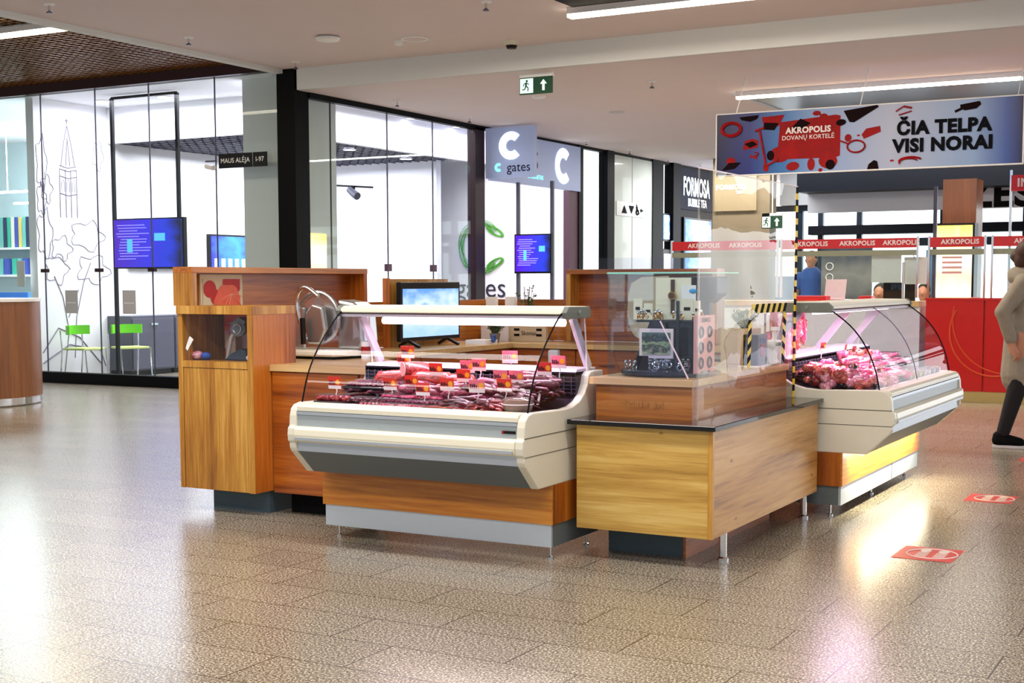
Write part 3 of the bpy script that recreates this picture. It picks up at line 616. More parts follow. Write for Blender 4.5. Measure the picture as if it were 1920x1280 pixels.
chair(-14.65, 14.75, -.35, 'green chair behind, in front of the dark cabinets')
# mural drawing on the left wall
mb = MB()
def wl(pts, r=.007): mb.tube([(-15.395, p[0], p[1]) for p in pts], r, 4)
ty, tz = 14.36, 3.0
wl([(ty, 3.78), (ty, 3.7)]); wl([(ty - .03, 3.75), (ty + .03, 3.75)])
wl([(ty, 3.68), (ty - .07, 3.42), (ty - .13, 3.1)]); wl([(ty, 3.68), (ty + .07, 3.42), (ty + .13, 3.1)]); wl([(ty, 3.5), (ty - .04, 3.1)]); wl([(ty, 3.5), (ty + .04, 3.1)])
for z in (3.1, 3.05, 2.95, 2.7): wl([(ty - .16, z), (ty, z - .03), (ty + .16, z)])
for s in (-.16, -.05, .05, .16): wl([(ty + s, 3.05), (ty + s, 2.35)])
for s in (-.1, 0, .1): wl([(ty + s - .025, 2.72), (ty + s - .025, 2.86), (ty + s, 2.9), (ty + s + .025, 2.86), (ty + s + .025, 2.72)], .004)
rnd = random.Random(5)
def scrib(cy, cz, rx, rz_, n=26, r=.005):
    p = []
    for k in range(n):
        a = 2 * PI * k / (n - 1); q = 1 + .22 * math.sin(5 * a + cy) + rnd.uniform(-.08, .08); p.append((cy + rx * q * math.cos(a), cz + rz_ * q * math.sin(a)))
    wl(p, r)
scrib(13.87, 3.1, .09, .35); scrib(13.86, 2.6, .08, .22); scrib(13.95, 2.75, .1, .18); scrib(13.9, 2.1, .13, .32); scrib(14.7, 2.1, .3, .2); scrib(14.2, 1.9, .18, .16); scrib(14.95, 3.3, .1, .2); scrib(14.1, 1.6, .2, .2); scrib(14.8, 1.6, .3, .2)
wl([(14.2, .1), (14.3, .7), (14.2, 1.2), (14.05, 1.5)]); wl([(14.4, .3), (14.45, .9), (14.6, 1.4), (14.75, 1.7)]); wl([(14.3, .9), (14.5, 1.3)]); wl([(13.8, .4), (14.1, .75), (14.5, .6), (14.9, .2)], .01); wl([(13.8, .25), (14.3, .5), (14.9, .4), (15.0, .15)], .01)
tag(obj('wall_drawing', mb, 'line_grey'), 'grey line drawing of a church tower and trees on the white wall', 'wall drawing')
# logo on the back wall
t = thing('wall_logo', 'green ring logo and dark lettering on the back wall of the phone shop', 'logo', (-12.7, 21.38, 1.2))
mb = MB()
for k in range(9):
    rr = .42 + .035 * math.sin(k * 2.1); ex = .03 * math.sin(k * 1.7); pts = []
    for i in range(27):
        a = .75 + (2 * PI - 1.5) * i / 26; wv = (rr + .02 * math.sin(3 * a + k)); pts.append((-12.53 + ex + wv * math.cos(a), 21.37 - .004 * k, 2.02 + wv * 1.05 * math.sin(a)))
    mb.tube(pts, .006, 4)
for s in (1, -1):
    for k in range(5):
        a0 = .75 * s; c = Vector((-12.53 + .40 * math.cos(a0), 21.37, 2.02 + .42 * math.sin(a0)))
        mb.tube([(c.x + (.13 + .012 * k) * math.cos(q * PI / 8), 21.365, c.z + (.045 + .008 * k) * math.sin(q * PI / 8) - s * .07 * math.cos(q * PI / 8)) for q in range(17)], .006, 4)
obj('ring', mb, 'logo_green', t)
obj('lettering', text_mb('gates', .52, (-12.55, 21.39, 1.28), bold=0, sx=1), 'logo_navy', t)
obj('initial', MB().torus((-13.35, 21.37, 1.28), .1, .045, Matrix.Rotation(PI / 2, 3, 'X'), 20, 8, 2 * PI - 1.6, .8), 'logo_green', t, smooth=True)
# door screen on poles
t = thing('information_screen', 'blue upright screen on two dark poles in the shop doorway', 'screen', (-9.75 - .2, 18.6, 0))
sx0, sx1, sy = -10.37, -9.72, 18.75
for x in (sx0 + .02, sx1 - .03): obj('pole', MB().bar((x, sy + .06, 0), (x, sy + .06, 2.95), .05), 'cabinet_grey', t)
s_ = obj('screen', B((sx0 + .02, sy - .035, 1.56), (sx1 - .02, sy - .03, 2.12)), 'screen_blue', t); obj('screen_back', B((sx0, sy - .03, 1.53), (sx1, sy + .03, 2.14)), 'monitor_black', t)
screen_marks(s_, sx0 + .02, sx1 - .05, sy - .036, 1.58, 2.1, 9)

# signs of the phone shop
t = thing('blade_sign', 'white square blade sign with glowing letter and dark lettering under the ceiling', 'shop sign', (-10.19, 18.4, 2.98))
obj('box', B((-10.6, 18.23, 2.98), (-9.76, 18.33, 3.74)), 'sign_box', t)
def cmark(c, R_, r, face): 
    rot = Matrix.Rotation(PI / 2, 3, 'X') if face == '-y' else (Matrix.Rotation(PI / 2, 3, 'Z') @ Matrix.Rotation(PI / 2, 3, 'X'))
    mb = MB(); n = 24; a0 = .8; arc = 2 * PI - 1.6; inner = []; outer = []
    for i in range(n + 1):
        a = a0 + arc * i / n; inner.append(Vector(c) + rot @ Vector(((R_ - r) * math.cos(a), (R_ - r) * 1.0 * math.sin(a), 0))); outer.append(Vector(c) + rot @ Vector(((R_ + r) * math.cos(a), (R_ + r) * math.sin(a), 0)))
    mb.add(inner + outer, [(i, i + 1, n + 2 + i, n + 1 + i) for i in range(n)])
    return mb
obj('letter', cmark((-10.15, 18.22, 3.46), .15, .06, '-y'), 'sign_glow', t)
obj('name', text_mb('gates', .2, (-10.02, 18.228, 3.13)), 'sign_navy', t)
obj('initial', cmark((-10.37, 18.222, 3.14), .045, .02, '-y'), 'sign_glow_cyan', t)
t = thing('wall_sign', 'white wall sign with a big glowing letter beyond the blade sign', 'shop sign', (-10.55, 19.6, 2.96))
obj('box', B((-10.62, 18.34, 2.96), (-10.55, 21.42, 3.72)), 'sign_box', t)
obj('letter', cmark((-10.54, 20.75, 3.35), .22, .08, '+x'), 'sign_glow', t)
obj('end_letter', text_mb('S', .42, (-10.546, 19.75, 3.35), '+x'), 'sign_navy', t)
obj('subtitle', text_mb('INTERNETAS', .09, (-10.546, 19.75, 3.1), '+x', bold=.02), 'sign_glow_cyan', t)
t = thing('street_sign', 'dark direction plate with a unit number on the corner glass', 'sign', (-11.55, 13.6, 2.84))
obj('plate', B((-11.86, 13.585, 2.86), (-11.32, 13.6, 3.04)), 'monitor_black', t); obj('number_plate', B((-11.3, 13.585, 2.86), (-11.08, 13.6, 3.04)), 'monitor_black', t)
obj('lettering', text_mb('MAUS AL\u0116JA', .085, (-11.59, 13.588, 2.95), bold=.01), 'white', t); obj('number', text_mb('I-97', .085, (-11.19, 13.588, 2.95), bold=.01), 'white', t)
t = thing('security_camera', 'small white camera beside the direction plate', 'camera', (-11.98, 13.58, 2.9))
obj('body', MB().tube([(-12.08, 13.6, 2.9), (-11.92, 13.56, 2.87)], .035, 10), 'white', t, smooth=True); obj('arm', B((-12.1, 13.6, 2.95), (-11.92, 13.62, 2.97)), 'cabinet_grey', t)
# lift sign
t = thing('lift_sign', 'silver plate with up and down arrows and a wheelchair symbol on the white panels', 'sign', (-10.58, 23.7, 2.6))
obj('plate', B((-10.6, 23.0, 2.62), (-10.585, 24.25, 2.88)), 'steel', t)
mb = MB()
mb.poly([(-10.58, 23.22, 2.67), (-10.58, 23.46, 2.67), (-10.58, 23.34, 2.82)]).poly([(-10.58, 23.54, 2.82), (-10.58, 23.78, 2.82), (-10.58, 23.66, 2.67)])
mb.torus((-10.58, 23.93, 2.71), .05, .012, Matrix.Rotation(PI / 2, 3, 'Y'), 14, 4); mb.ball((-10.58, 23.9, 2.84), (.004, .02, .02)); mb.bar((-10.58, 23.9, 2.82), (-10.58, 23.93, 2.73), .004, .03, up=(1, 0, 0)); mb.bar((-10.58, 23.93, 2.74), (-10.58, 24.02, 2.68), .02, .004, up=(1, 0, 0))
mb.poly([(-10.58, 24.06, 2.75), (-10.58, 24.13, 2.8), (-10.58, 24.13, 2.7)]).box((-10.581, 24.12, 2.735), (-10.579, 24.2, 2.765))
obj('symbols', mb, 'print_black', t)
# tea shop
t = thing('tea_shop_sign', 'black wall sign with glowing tea shop name behind the acrylic shield', 'shop sign', (-10.6, 27.2, 2.9))
obj('board', B((-10.62, 26.02, 2.88), (-10.58, 29.6, 3.72)), 'sign_navy', t)
obj('name', text_mb('FORMOSA', .52, (-10.57, 26.95, 3.33), '+x', bold=.03, sx=.6), 'sign_glow', t); obj('subtitle', text_mb('BUBBLE TEA', .22, (-10.57, 27.0, 3.02), '+x', bold=.03, sx=.85), 'sign_glow', t)
t = thing('tea_shop_sign', 'second glowing tea shop name facing the walkway, seen through the shield', 'shop sign', (-9.3, 25.2, 2.9))
obj('board', B((-9.5, 25.15, 2.75), (-8.65, 25.2, 3.45)), 'beige_board', t)
obj('name', text_mb('FORMOSA', .13, (-9.15, 25.14, 3.2), bold=.03), 'sign_glow', t); obj('subtitle', text_mb('TEA', .08, (-8.98, 25.14, 3.1), bold=.03), 'sign_glow', t)
t = thing('menu_lightbox', 'bright blue picture panel on the tea shop front', 'lightbox', (-10.6, 26.9, 1.6))
obj('frame', B((-10.61, 26.3, 1.55), (-10.585, 27.9, 2.72)), 'monitor_black', t); obj('display', B((-10.585, 26.36, 1.6), (-10.58, 27.84, 2.68)), 'screen_white_blue', t)
t = thing('menu_screen', 'small lit menu screen between two black posts', 'screen', (-10.62, 25.4, 2.5))
obj('housing', B((-10.64, 25.2, 2.2), (-10.6, 25.6, 2.75)), 'monitor_black', t); obj('display', B((-10.6, 25.23, 2.24), (-10.595, 25.57, 2.72)), 'screen_white_blue', t)
t = thing('phone_kiosk', 'tall dark standee with a white lit face behind the second black post', 'standee', (-10.58, 25.4, 1.0))
obj('board', B((-10.63, 25.18, 0), (-10.58, 25.64, 2.05)), 'monitor_black', t, bevel=.02); obj('display', B((-10.58, 25.24, .7), (-10.572, 25.56, 1.95)), 'sign_glow', t)
# glowing sheet that paints a poster's reflection onto the corner pillar
t = thing('poster', 'glowing sheet standing in for a yellow and red poster reflected on the grey corner pillar', 'poster', (-10.85, 14.3, 1.3))
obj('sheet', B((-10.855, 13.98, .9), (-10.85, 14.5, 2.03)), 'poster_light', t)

# neighbour unit at far left
t = thing('shelf_display', 'upper shelf of coloured stripes behind the left glass', 'shelf', (-20.8, 17.9, 2.1), 'striped shelves at the far left')
obj('shelf', B((-23, 17.6, 2.02), (-18.5, 17.98, 2.06)), 'white', t)
for i in range(6):
    mb = MB(); x = -23 + i * .1
    while x < -18.6: mb.box((x, 17.7, 2.06), (x + .07, 17.95, 2.62)); x += .6
    obj('stripes', mb, 'stripe%d' % i, t)
t = thing('shelf_display', 'lower shelf of coloured stripes behind the left glass', 'shelf', (-20.8, 17.9, 1.5), 'striped shelves at the far left')
obj('shelf', B((-23, 17.6, 1.52), (-18.5, 17.98, 1.56)), 'white', t)
for i in range(3):
    mb = MB(); x = -23 + i * .14
    while x < -18.6: mb.box((x, 17.7, 1.56), (x + .09, 17.95, 1.86)); x += .5
    obj('stripes', mb, 'stripe%d' % [0, 4, 2][i], t)
t = thing('graphic_panel', 'blue panel with a white arrow at the left edge', 'panel', (-18.6, 15.6, 0))
obj('board', B((-19.8, 15.6, 0), (-17.72, 15.66, 1.25)), 'blue_graphic', t); obj('arrow', MB().poly([(-19.2, 15.59, .85), (-18.4, 15.59, .85), (-18.4, 15.59, 1.0), (-18.0, 15.59, .73), (-18.4, 15.59, .45), (-18.4, 15.59, .6), (-19.2, 15.59, .6)]), 'white', t)
single('glass_notice', B((-15.72, 13.655, 1.35), (-15.56, 13.66, 1.72)), 'paper', 'white notice sheet behind the glass at the left edge', 'notice')
t = thing('fire_extinguisher', 'red fire extinguisher at the foot of the grey wall end', 'fire extinguisher', (-15.8, 13.98, 0))
obj('cylinder', MB().lathe([(.07, 0), (.07, .42), (.04, .5), (.025, .54)], (-15.8, 13.98, 0), 16), 'extinguisher', t, smooth=True); obj('valve', B((-15.84, 13.95, .54), (-15.7, 14.01, .6)), 'monitor_black', t); obj('hose', MB().tube([(-15.8, 13.92, .56), (-15.89, 13.9, .45), (-15.9, 13.9, .2)], .014), 'monitor_black', t, smooth=True)
single('barrier_ribbon', MB().tube([(-16.9, 14.2, .25), (-16.5, 14.2, .33), (-16.2, 14.15, .5), (-15.98, 14.1, .75)], .02), 'rail_green', 'green curved ribbon beside the red extinguisher', 'ribbon')
for i, (x, z) in enumerate(((-17.5, 2.95), (-17.2, 2.8))): single('tube_lamp', B((x - 2.4, 16.4 + i * .6, z), (x - .9, 16.5 + i * .6, z + .03)).box((x - 1.6, 16.44 + i * .6, z + .03), (x - 1.59, 16.45 + i * .6, 4.02)), 'lamp_glow_small', ['upper glowing tube lamp behind the far left glass', 'lower glowing tube lamp behind the far left glass'][i], 'lamp')
# round counter at the left edge
t = thing('round_counter', 'round wooden counter with a white top at the left edge', 'counter', (-13.2, 10.75, 0))
obj('base_ring', MB().lathe([(.76, 0), (.78, .02), (.78, .1)], (-13.2, 10.75, 0), 48), 'chrome', t, smooth=True); obj('drum', MB().lathe([(.79, .1), (.79, 1.19)], (-13.2, 10.75, 0), 48), 'drum_wood', t, smooth=True)
obj('counter_top', MB().lathe([(.8, 1.19), (.8, 1.225)], (-13.2, 10.75, 0), 48), 'white', t, smooth=True)

# ------------------------------------------------------------------ hanging banner
t = thing('hanging_banner', 'wide blue advertising banner with red objects hanging under the ceiling', 'banner', (-3.97, 15, 2.62))
bx0, bx1, by, bz0, bz1 = -5.64, -2.3, 15.0, 2.615, 3.302
pr = obj('print_panel', B((bx0, by, bz0), (bx1, by + .04, bz1)), 'banner_print', t)
mb = MB(); mb.box((bx0 - .01, by - .003, bz0 - .014), (bx1 + .01, by + .05, bz0)).box((bx0 - .01, by - .003, bz1), (bx1 + .01, by + .05, bz1 + .012)).box((bx0 - .014, by - .003, bz0), (bx0, by + .05, bz1)).box((bx1, by - .003, bz0), (bx1 + .014, by + .05, bz1))
obj('frame', mb, 'white', t)
for x in (bx0 + .22, -4.0, bx1 - .06): obj('wire', MB().bar((x, by + .02, bz1), (x + .02, by + .3, ZF), .008), 'white', t)
BW, BH = bx1 - bx0, bz1 - bz0
# picture measured on the banner: 570 wide (px) by 112
def bp(u, v, d=.004): return (bx0 + BW * u / 100, by - d, bz1 - BH * v / 100)
def bpoly(mb, pts, d=.004): mb.poly([bp(u, v, d) for u, v in pts])
def bell(mb, u, v, ru, rv, d=.004, n=14, rot=0):
    pts = []
    for k in range(n):
        a = 2 * PI * k / n; x = ru * math.cos(a); z = rv * math.sin(a) ; c, s = math.cos(rot), math.sin(rot)
        pts.append((u + (x * c - z * s / 5), v + (x * s * 5 + z * c)))
    bpoly(mb, pts, d)
red = MB(); dark = MB(); dd = .008
bpoly(red, [(22.5, 18), (41.5, 11), (43, 13), (43, 76), (41.5, 79), (22.5, 78), (21.5, 74)])
bpoly(red, [(16, 8), (24, 6), (22, 24), (17, 26)], .005); bpoly(dark, [(17, 17), (22, 19), (20.5, 30), (16.5, 28)], dd)
bpoly(dark, [(8, 6), (15, 4), (14.5, 10), (12, 14), (9, 11)], dd)
bpoly(dark, [(29.5, 14), (33, 22), (29.5, 34), (26, 30)], dd)
bell(red, 27, 90, 2.3, 7, .005, rot=-.12); bell(red, 33.3, 88, 1.3, 10, .005); bell(red, 22.5, 70, 3.5, 13, .005); bell(red, 39, 84, 3.2, 12, .005, rot=.1); bell(dark, 19.3, 71, 1.3, 8, dd); bell(dark, 39.8, 90, 1.6, 8, dd)
bell(red, 45.6, 49, 1.15, 6, .005); bell(red, 36.5, 98, .7, 3, .005); bell(red, 49, 46, .5, 1.5, .005); bell(red, 60, 88, .7, 1.5, .005)
bell(red, 35, 7, 1.4, 4, .005); bell(red, 37.4, 13, 1.4, 5, .005); red.bar(bp(36, 9, .005), bp(36.6, 11, .005), .02, .004, up=(0, 1, 0))
bpoly(dark, [(44, 6), (55, -0), (55.5, 3), (47.5, 25), (46, 24)], dd)
bpoly(red, [(50, 45), (51.5, 36), (56, 33), (56.3, 42), (50.8, 52)], .005); bell(dark, 43.2, 24, 1.7, 5, dd, rot=-.1); red.bar(bp(40, 20, .005), bp(43.6, 25, .005), .07, .004, up=(0, 1, 0))
bell(red, 5.2, 77, 1.7, 6, .005); bpoly(dark, [(2, 92), (4.5, 80), (8.8, 80), (6.5, 90)], dd); bpoly(red, [(9.5, 56), (10.2, 45), (13, 42), (15, 46), (14.7, 57), (9.8, 60)], .005)
bpoly(dark, [(10, 50), (13, 46), (14.6, 52), (12, 57)], dd); bpoly(red, [(12, 68), (13.2, 70), (14.8, 69), (14.4, 77), (13.1, 73), (12, 73)], .005)
bpoly(dark, [(52.5, 92), (54.2, 86), (55.3, 88), (55.8, 100), (52, 100)], dd); bpoly(dark, [(81, 8), (87, 4), (87.5, 9), (86, 15), (82.5, 17), (81.2, 13)], dd); dark.bar(bp(82, 13, dd), bp(79.5, 18, dd), .025, .004, up=(0, 1, 0))
def ring(mb, u, v, ru, rv, r=.014, a0=0, a1=2 * PI, d=.012):
    mb.tube([bp(u + ru * math.cos(a0 + (a1 - a0) * k / 20), v + rv * math.sin(a0 + (a1 - a0) * k / 20), d) for k in range(21)], r, 6)
ring(red, 5.3, 25, 3.4, 10.5, .02); ring(red, 48.3, 63, 2.9, 9.5, .01); red.bar(bp(43, 53, .01), bp(45.6, 58, .01), .018, up=(0, 1, 0)); ring(red, 14, 67, 1, 2.5, .006, -2, 1.5)
for p, q, r in (((15.4, 30), (17.7, 86), .022), ((13.8, 30), (17, 25), .02), ((17.6, 88), (22, 78), .02), ((61, 12), (63.5, 5), .012), ((63.5, 5), (66, 8), .02), ((62, 18), (66, 13), .012)): red.bar(bp(p[0], p[1], .01), bp(q[0], q[1], .01), r, r, up=(0, 1, 0))
bell(red, 17.7, 90, 1, 7, .008)
ring(red, 66, 90, 3.6, 6, .012, PI * .9, PI * 1.85); ring(red, 65.4, 92, 3, 6, .008, PI * .9, PI * 1.85)
obj('printed_objects', red, 'print_red', pr); obj('printed_dark_shapes', dark, 'print_dark', pr)  # the dark shapes belong to the print
obj('card_title', text_mb('AKROPOLIS', .092, bp(32.2, 33, .008), bold=.04, sx=1.0), 'print_white', pr); obj('card_subtitle', text_mb('DOVAN\u0172 KORTEL\u0116', .068, bp(32.2, 44.5, .008), bold=.008, sx=.98), 'print_white', pr)
obj('slogan', text_mb('\u010cIA TELPA', .19, bp(76, 40, .008), bold=.05, sx=1.02), 'print_black', pr); obj('slogan', text_mb('VISI NORAI', .19, bp(75.8, 67, .008), bold=.05, sx=1.02), 'print_black', pr)

# ================================================================== INFO COUNTER (red, behind)
IY = 16.33
t = thing('information_counter', 'red fronted information counter with a brass base at the right', 'counter', (-2.4, 16.7, 0))
for a, b in ((-3.53, -2.88), (-2.86, -2.0), (-1.98, -1.2)):
    obj('front_panel', B((a, IY, .12), (b, IY + .03, 1.19)), 'red_panel', t)
obj('base', B((-3.53, IY + .01, 0), (-1.2, IY + .9, .12)), 'brass_base', t); obj('body', B((-3.52, IY + .03, .12), (-1.2, IY + .9, 1.17)), 'red_panel', t); obj('top', B((-3.54, IY - .01, 1.17), (-1.2, IY + .9, 1.2)), 'red_panel', t)
mb = MB().torus((-2.75, IY - .006, .8), .5, .012, Matrix.Rotation(PI / 2, 3, 'X'), 24, 6, 2.6, 2.6); mb.torus((-2.6, IY - .006, .95), .62, .01, Matrix.Rotation(PI / 2, 3, 'X'), 24, 6, 2.4, 2.9)
obj('curved_emblem', mb, 'red_glow', t)
t = thing('service_counter', 'pale counter section with a wooden ledge behind the right deli case', 'counter', (-5.6, 16.7, 0))
obj('body', B((-8.2, IY, 0), (-3.6, IY + .5, 1.1)), 'hazy_white', t); obj('ledge', B((-8.25, IY - .05, 1.1), (-3.6, IY + .55, 1.16)), 'worktop_x', t)
for i, (a, b) in enumerate(((-5.15, -4.75), (-4.35, -4.2))): single('tray', B((a, IY + .1, 1.16), (b, IY + .3, 1.22)), 'red_band', ['red tray on the ledge behind the right deli case', 'small red tray beside the seated staff'][i], 'tray', bevel=.01)
def red_screen(a, b, texts, label, x_lab=None):
    t = thing('counter_screen', label, 'screen', ((a + b) / 2, IY, 1.2), 'glass screens above the information counter')
    obj('pane', B((a, IY + .012, 1.2), (b, IY + .018, 1.9)), 'screen_glass', t); hb = obj('red_band', B((a, IY, 1.79), (b, IY + .012, 1.905)), 'red_band', t)
    obj('lower_rail', B((a, IY + .02, 1.70), (b, IY + .05, 1.765)), 'beige_board', t)
    for x in texts: obj('lettering', text_mb('AKROPOLIS', .078, (x, IY - .001, 1.848), bold=.03), 'print_white', hb)
    for x in (a + .01, b - .01): obj('post', B((x - .012, IY - .004, 1.2), (x + .012, IY + .03, 1.92)), 'chrome', t)
red_screen(-5.3, -3.63, (-4.92, -4.35, -3.83), 'long glass screen with a red band naming the mall three times')
red_screen(-6.75, -5.33, (-6.3, -5.75), 'glass screen with red band seen behind the acrylic shield')
red_screen(-3.52, -2.87, (-3.16,), 'glass screen with a red band in front of the wood pillar')
red_screen(-2.81, -1.6, (-2.35,), 'glass screen with red band above the walking person')
t = thing('info_sign', 'red square sign with white INFO lettering at the right edge', 'sign', (-2.3, 16.5, 2.42))
obj('board', B((-2.64, 16.5, 2.42), (-1.9, 16.53, 2.6)), 'red_band', t); obj('lettering', text_mb('INFO', .13, (-2.42, 16.498, 2.51), bold=.035), 'print_white', t)
obj('post', B((-2.66, 16.52, 1.2), (-2.63, 16.55, 2.66)), 'chrome', t)
single('screen_post', B((-3.49, IY + .1, 0), (-3.45, IY + .14, 2.5)), 'cabinet_grey', 'tall dark post left of the wood pillar', 'post')
t = thing('advert_lightbox', 'glowing yellow and pink poster lightbox on the wood pillar', 'lightbox', (-4.03, 19.8, .3))
obj('housing', B((-4.17, 19.72, .3), (-3.62, 19.98, 2.2)), 'monitor_black', t); fc_ = obj('face', B((-4.14, 19.71, .35), (-3.65, 19.72, 2.17)), 'poster_light', t)
mb = MB()
for i in range(5): mb.box((-4.05, 19.705, 1.5 + i * .07), (-3.78, 19.708, 1.53 + i * .07))
obj('lettering_bars', mb, 'ham_pink', fc_)
t = thing('wall_lettering', 'big black lettering on the white fascia at the right', 'lettering', (-3.3, 22.19, 2.6))
obj('letters', text_mb('\u017dES I', .55, (-3.55, 22.195, 2.72), bold=.04, sx=1.1), 'matte_black', t)
t = thing('menu_board', 'grey notice board with white round symbols behind the glass screens', 'board', (-5.1, 18.6, 0))
obj('sheet', B((-5.45, 18.6, 1.15), (-4.75, 18.63, 1.95)), 'menu_print', t)
for x in (-5.42, -4.78): obj('post', B((x - .015, 18.63, 0), (x + .015, 18.66, 1.9)), 'cabinet_grey', t)
for z in (1.6, 1.45): obj('round_symbol', MB().torus((-5.33, 18.59, z), .05, .008, Matrix.Rotation(PI / 2, 3, 'X')), 'white', t)
t = thing('notice_board', 'pale notice sheet hanging behind the counter glass', 'notice', (-4.05, 16.45, 1.38))
obj('sheet', B((-4.2, 16.43, 1.38), (-3.85, 16.45, 1.73)), 'paper', t); obj('hook', MB().bar((-3.9, 16.44, 1.72), (-3.9, 16.37, 1.74), .012), 'chrome', t)
t = thing('notice_board', 'second pale sheet left of the dark screen post', 'notice', (-3.68, 16.45, 1.36))
obj('sheet', B((-3.82, 16.46, 1.36), (-3.56, 16.48, 1.68)), 'paper', t); obj('hook', MB().bar((-3.7, 16.47, 1.67), (-3.7, 16.37, 1.71), .012), 'chrome', t)
t = thing('monitor', 'black monitor seen from behind on the information counter', 'monitor', (-3.85, 16.6, 1.16))
obj('screen', B((-4.1, 16.6, 1.08), (-3.72, 16.64, 1.38)), 'monitor_black', t, bevel=.01); obj('foot', B((-3.96, 16.58, 1.16), (-3.84, 16.7, 1.18)), 'monitor_black', t)
single('card_pole', MB().bar((-3.79, 16.3, 1.16), (-3.79, 16.3, 1.62), .03), 'steel', 'grey pole rising in front of the pale notice sheet', 'pole')
t = thing('laptop', 'pale laptop open on the counter behind the right deli case', 'laptop', (-4.75, 16.75, 1.16))
obj('lid', MB().prism([(16.8, 1.17), (16.88, 1.42), (16.89, 1.42), (16.81, 1.17)], -4.88, -4.62, 'x'), 'laptop', t); obj('base', B((-4.88, 16.6, 1.16), (-4.62, 16.8, 1.175)), 'laptop', t)
obj('shelf', B((-4.95, 16.55, 1.12), (-4.55, 16.9, 1.16)), 'worktop_x', t)

# ================================================================== PEOPLE
def body(name, parts, m, parent, voxel=.012, smooth_it=8, world=True):
    """parts: list of (points, radii) or ('ball', c, r) - fused into one continuous skin"""
    mb = MB()
    for p in parts:
        if p[0] == 'ball': mb.ball(p[1], p[2], 16, 12)
        else:
            mb.tube(p[0], p[1], 14)
            for q, r in zip(p[0], p[1]): mb.ball(q, r * .98, 12, 8)
    o = obj(name, mb, m, parent, world=world)
    r = o.modifiers.new('remesh', 'REMESH'); r.mode = 'VOXEL'; r.voxel_size = voxel; r.use_smooth_shade = True
    s = o.modifiers.new('smooth', 'SMOOTH'); s.iterations = smooth_it; s.factor = .5
    return o
# the walking person at the right edge (heading right, +x, slightly turned)
PX, PY = -1.775, 12.0
t = thing('person', 'person in a loose grey jacket and black trousers walking past the red counter', 'person', (PX, PY, 0))
def P_(x, y, z): return (PX + x, PY + y, z)
hd = P_(.03, 0, 1.6)
body('body', [
    ([P_(0, 0, .95), P_(0, 0, 1.15), P_(.01, 0, 1.36)], [.14, .13, .15]),
    ([P_(.01, 0, 1.36), P_(.02, 0, 1.48)], [.07, .055]),
    ('ball', hd, (.092, .075, .115)), ('ball', P_(.06, 0, 1.54), (.055, .055, .06)), ('ball', P_(.122, 0, 1.585), (.02, .014, .022)),
    ('ball', P_(.02, .078, 1.585), (.02, .012, .03)), ('ball', P_(.02, -.078, 1.585), (.02, .012, .03)), ('ball', P_(.1, 0, 1.545), (.02, .025, .01)),
    ([P_(-.02, -.07, .92), P_(-.04, -.08, .52), P_(-.15, -.08, .1)], [.1, .062, .042]), ([P_(-.15, -.08, .08), P_(-.02, -.09, .045)], [.04, .035]),
    ([P_(.02, .07, .92), P_(.17, .08, .52), P_(.28, .08, .12)], [.1, .062, .042]), ([P_(.28, .08, .09), P_(.4, .08, .06)], [.04, .035]),
    ([P_(0, -.17, 1.36), P_(-.15, -.22, 1.12), P_(-.08, -.2, .88)], [.055, .045, .035]),
    ([P_(0, .17, 1.36), P_(.05, .2, 1.12), P_(.2, .17, .95)], [.055, .045, .035]),
    ([P_(-.08, -.2, .88), P_(-.06, -.2, .82)], [.03, .036]), ([P_(.2, .17, .95), P_(.25, .16, .9)], [.03, .036]),
] + [([P_(-.06, -.23 + .02 * k, .81), P_(-.045, -.23 + .02 * k, .77), P_(-.055, -.23 + .02 * k, .735 + .008 * abs(k - 1))], [.0095, .009, .008]) for k in range(4)] + [([P_(-.04, -.2, .84), P_(-.015, -.2, .8), P_(-.02, -.195, .77)], [.011, .01, .009])], 'skin', t, .009, 4)
body('hair', [('ball', P_(-.005, 0, 1.635), (.1, .088, .1)), ('ball', P_(-.05, 0, 1.57), (.06, .075, .09)), ('ball', P_(-.09, 0, 1.6), (.05, .05, .05))], 'hair_brown', t, .01, 3)
body('jacket', [([P_(0, 0, 1.40), P_(0, 0, 1.2), P_(-.02, 0, .95), P_(-.03, 0, .6)], [.125, .14, .15, .165]), ('ball', P_(-.05, 0, 1.43), (.11, .13, .08)),
    ([P_(0, -.15, 1.38), P_(-.15, -.22, 1.14), P_(-.085, -.2, .92)], [.08, .07, .055]), ([P_(0, .15, 1.38), P_(.05, .2, 1.14), P_(.2, .17, .95)], [.08, .075, .06]),
    ('ball', P_(-.11, 0, 1.2), (.06, .12, .16)), ('ball', P_(-.07, 0, 1.46), (.09, .11, .06))], 'jacket', t, .014, 6)
body('trousers', [([P_(0, 0, .95), P_(0, 0, .85)], [.15, .15]), ([P_(-.02, -.06, .88), P_(-.04, -.08, .52), P_(-.145, -.08, .13)], [.09, .078, .056]), ([P_(.02, .06, .88), P_(.17, .08, .52), P_(.275, .08, .15)], [.09, .078, .056])], 'trousers', t, .012, 5)
obj('eyes', MB().ball(P_(.112, -.03, 1.615), (.008, .012, .007)).ball(P_(.112, .03, 1.615), (.008, .012, .007)), 'matte_black', t)
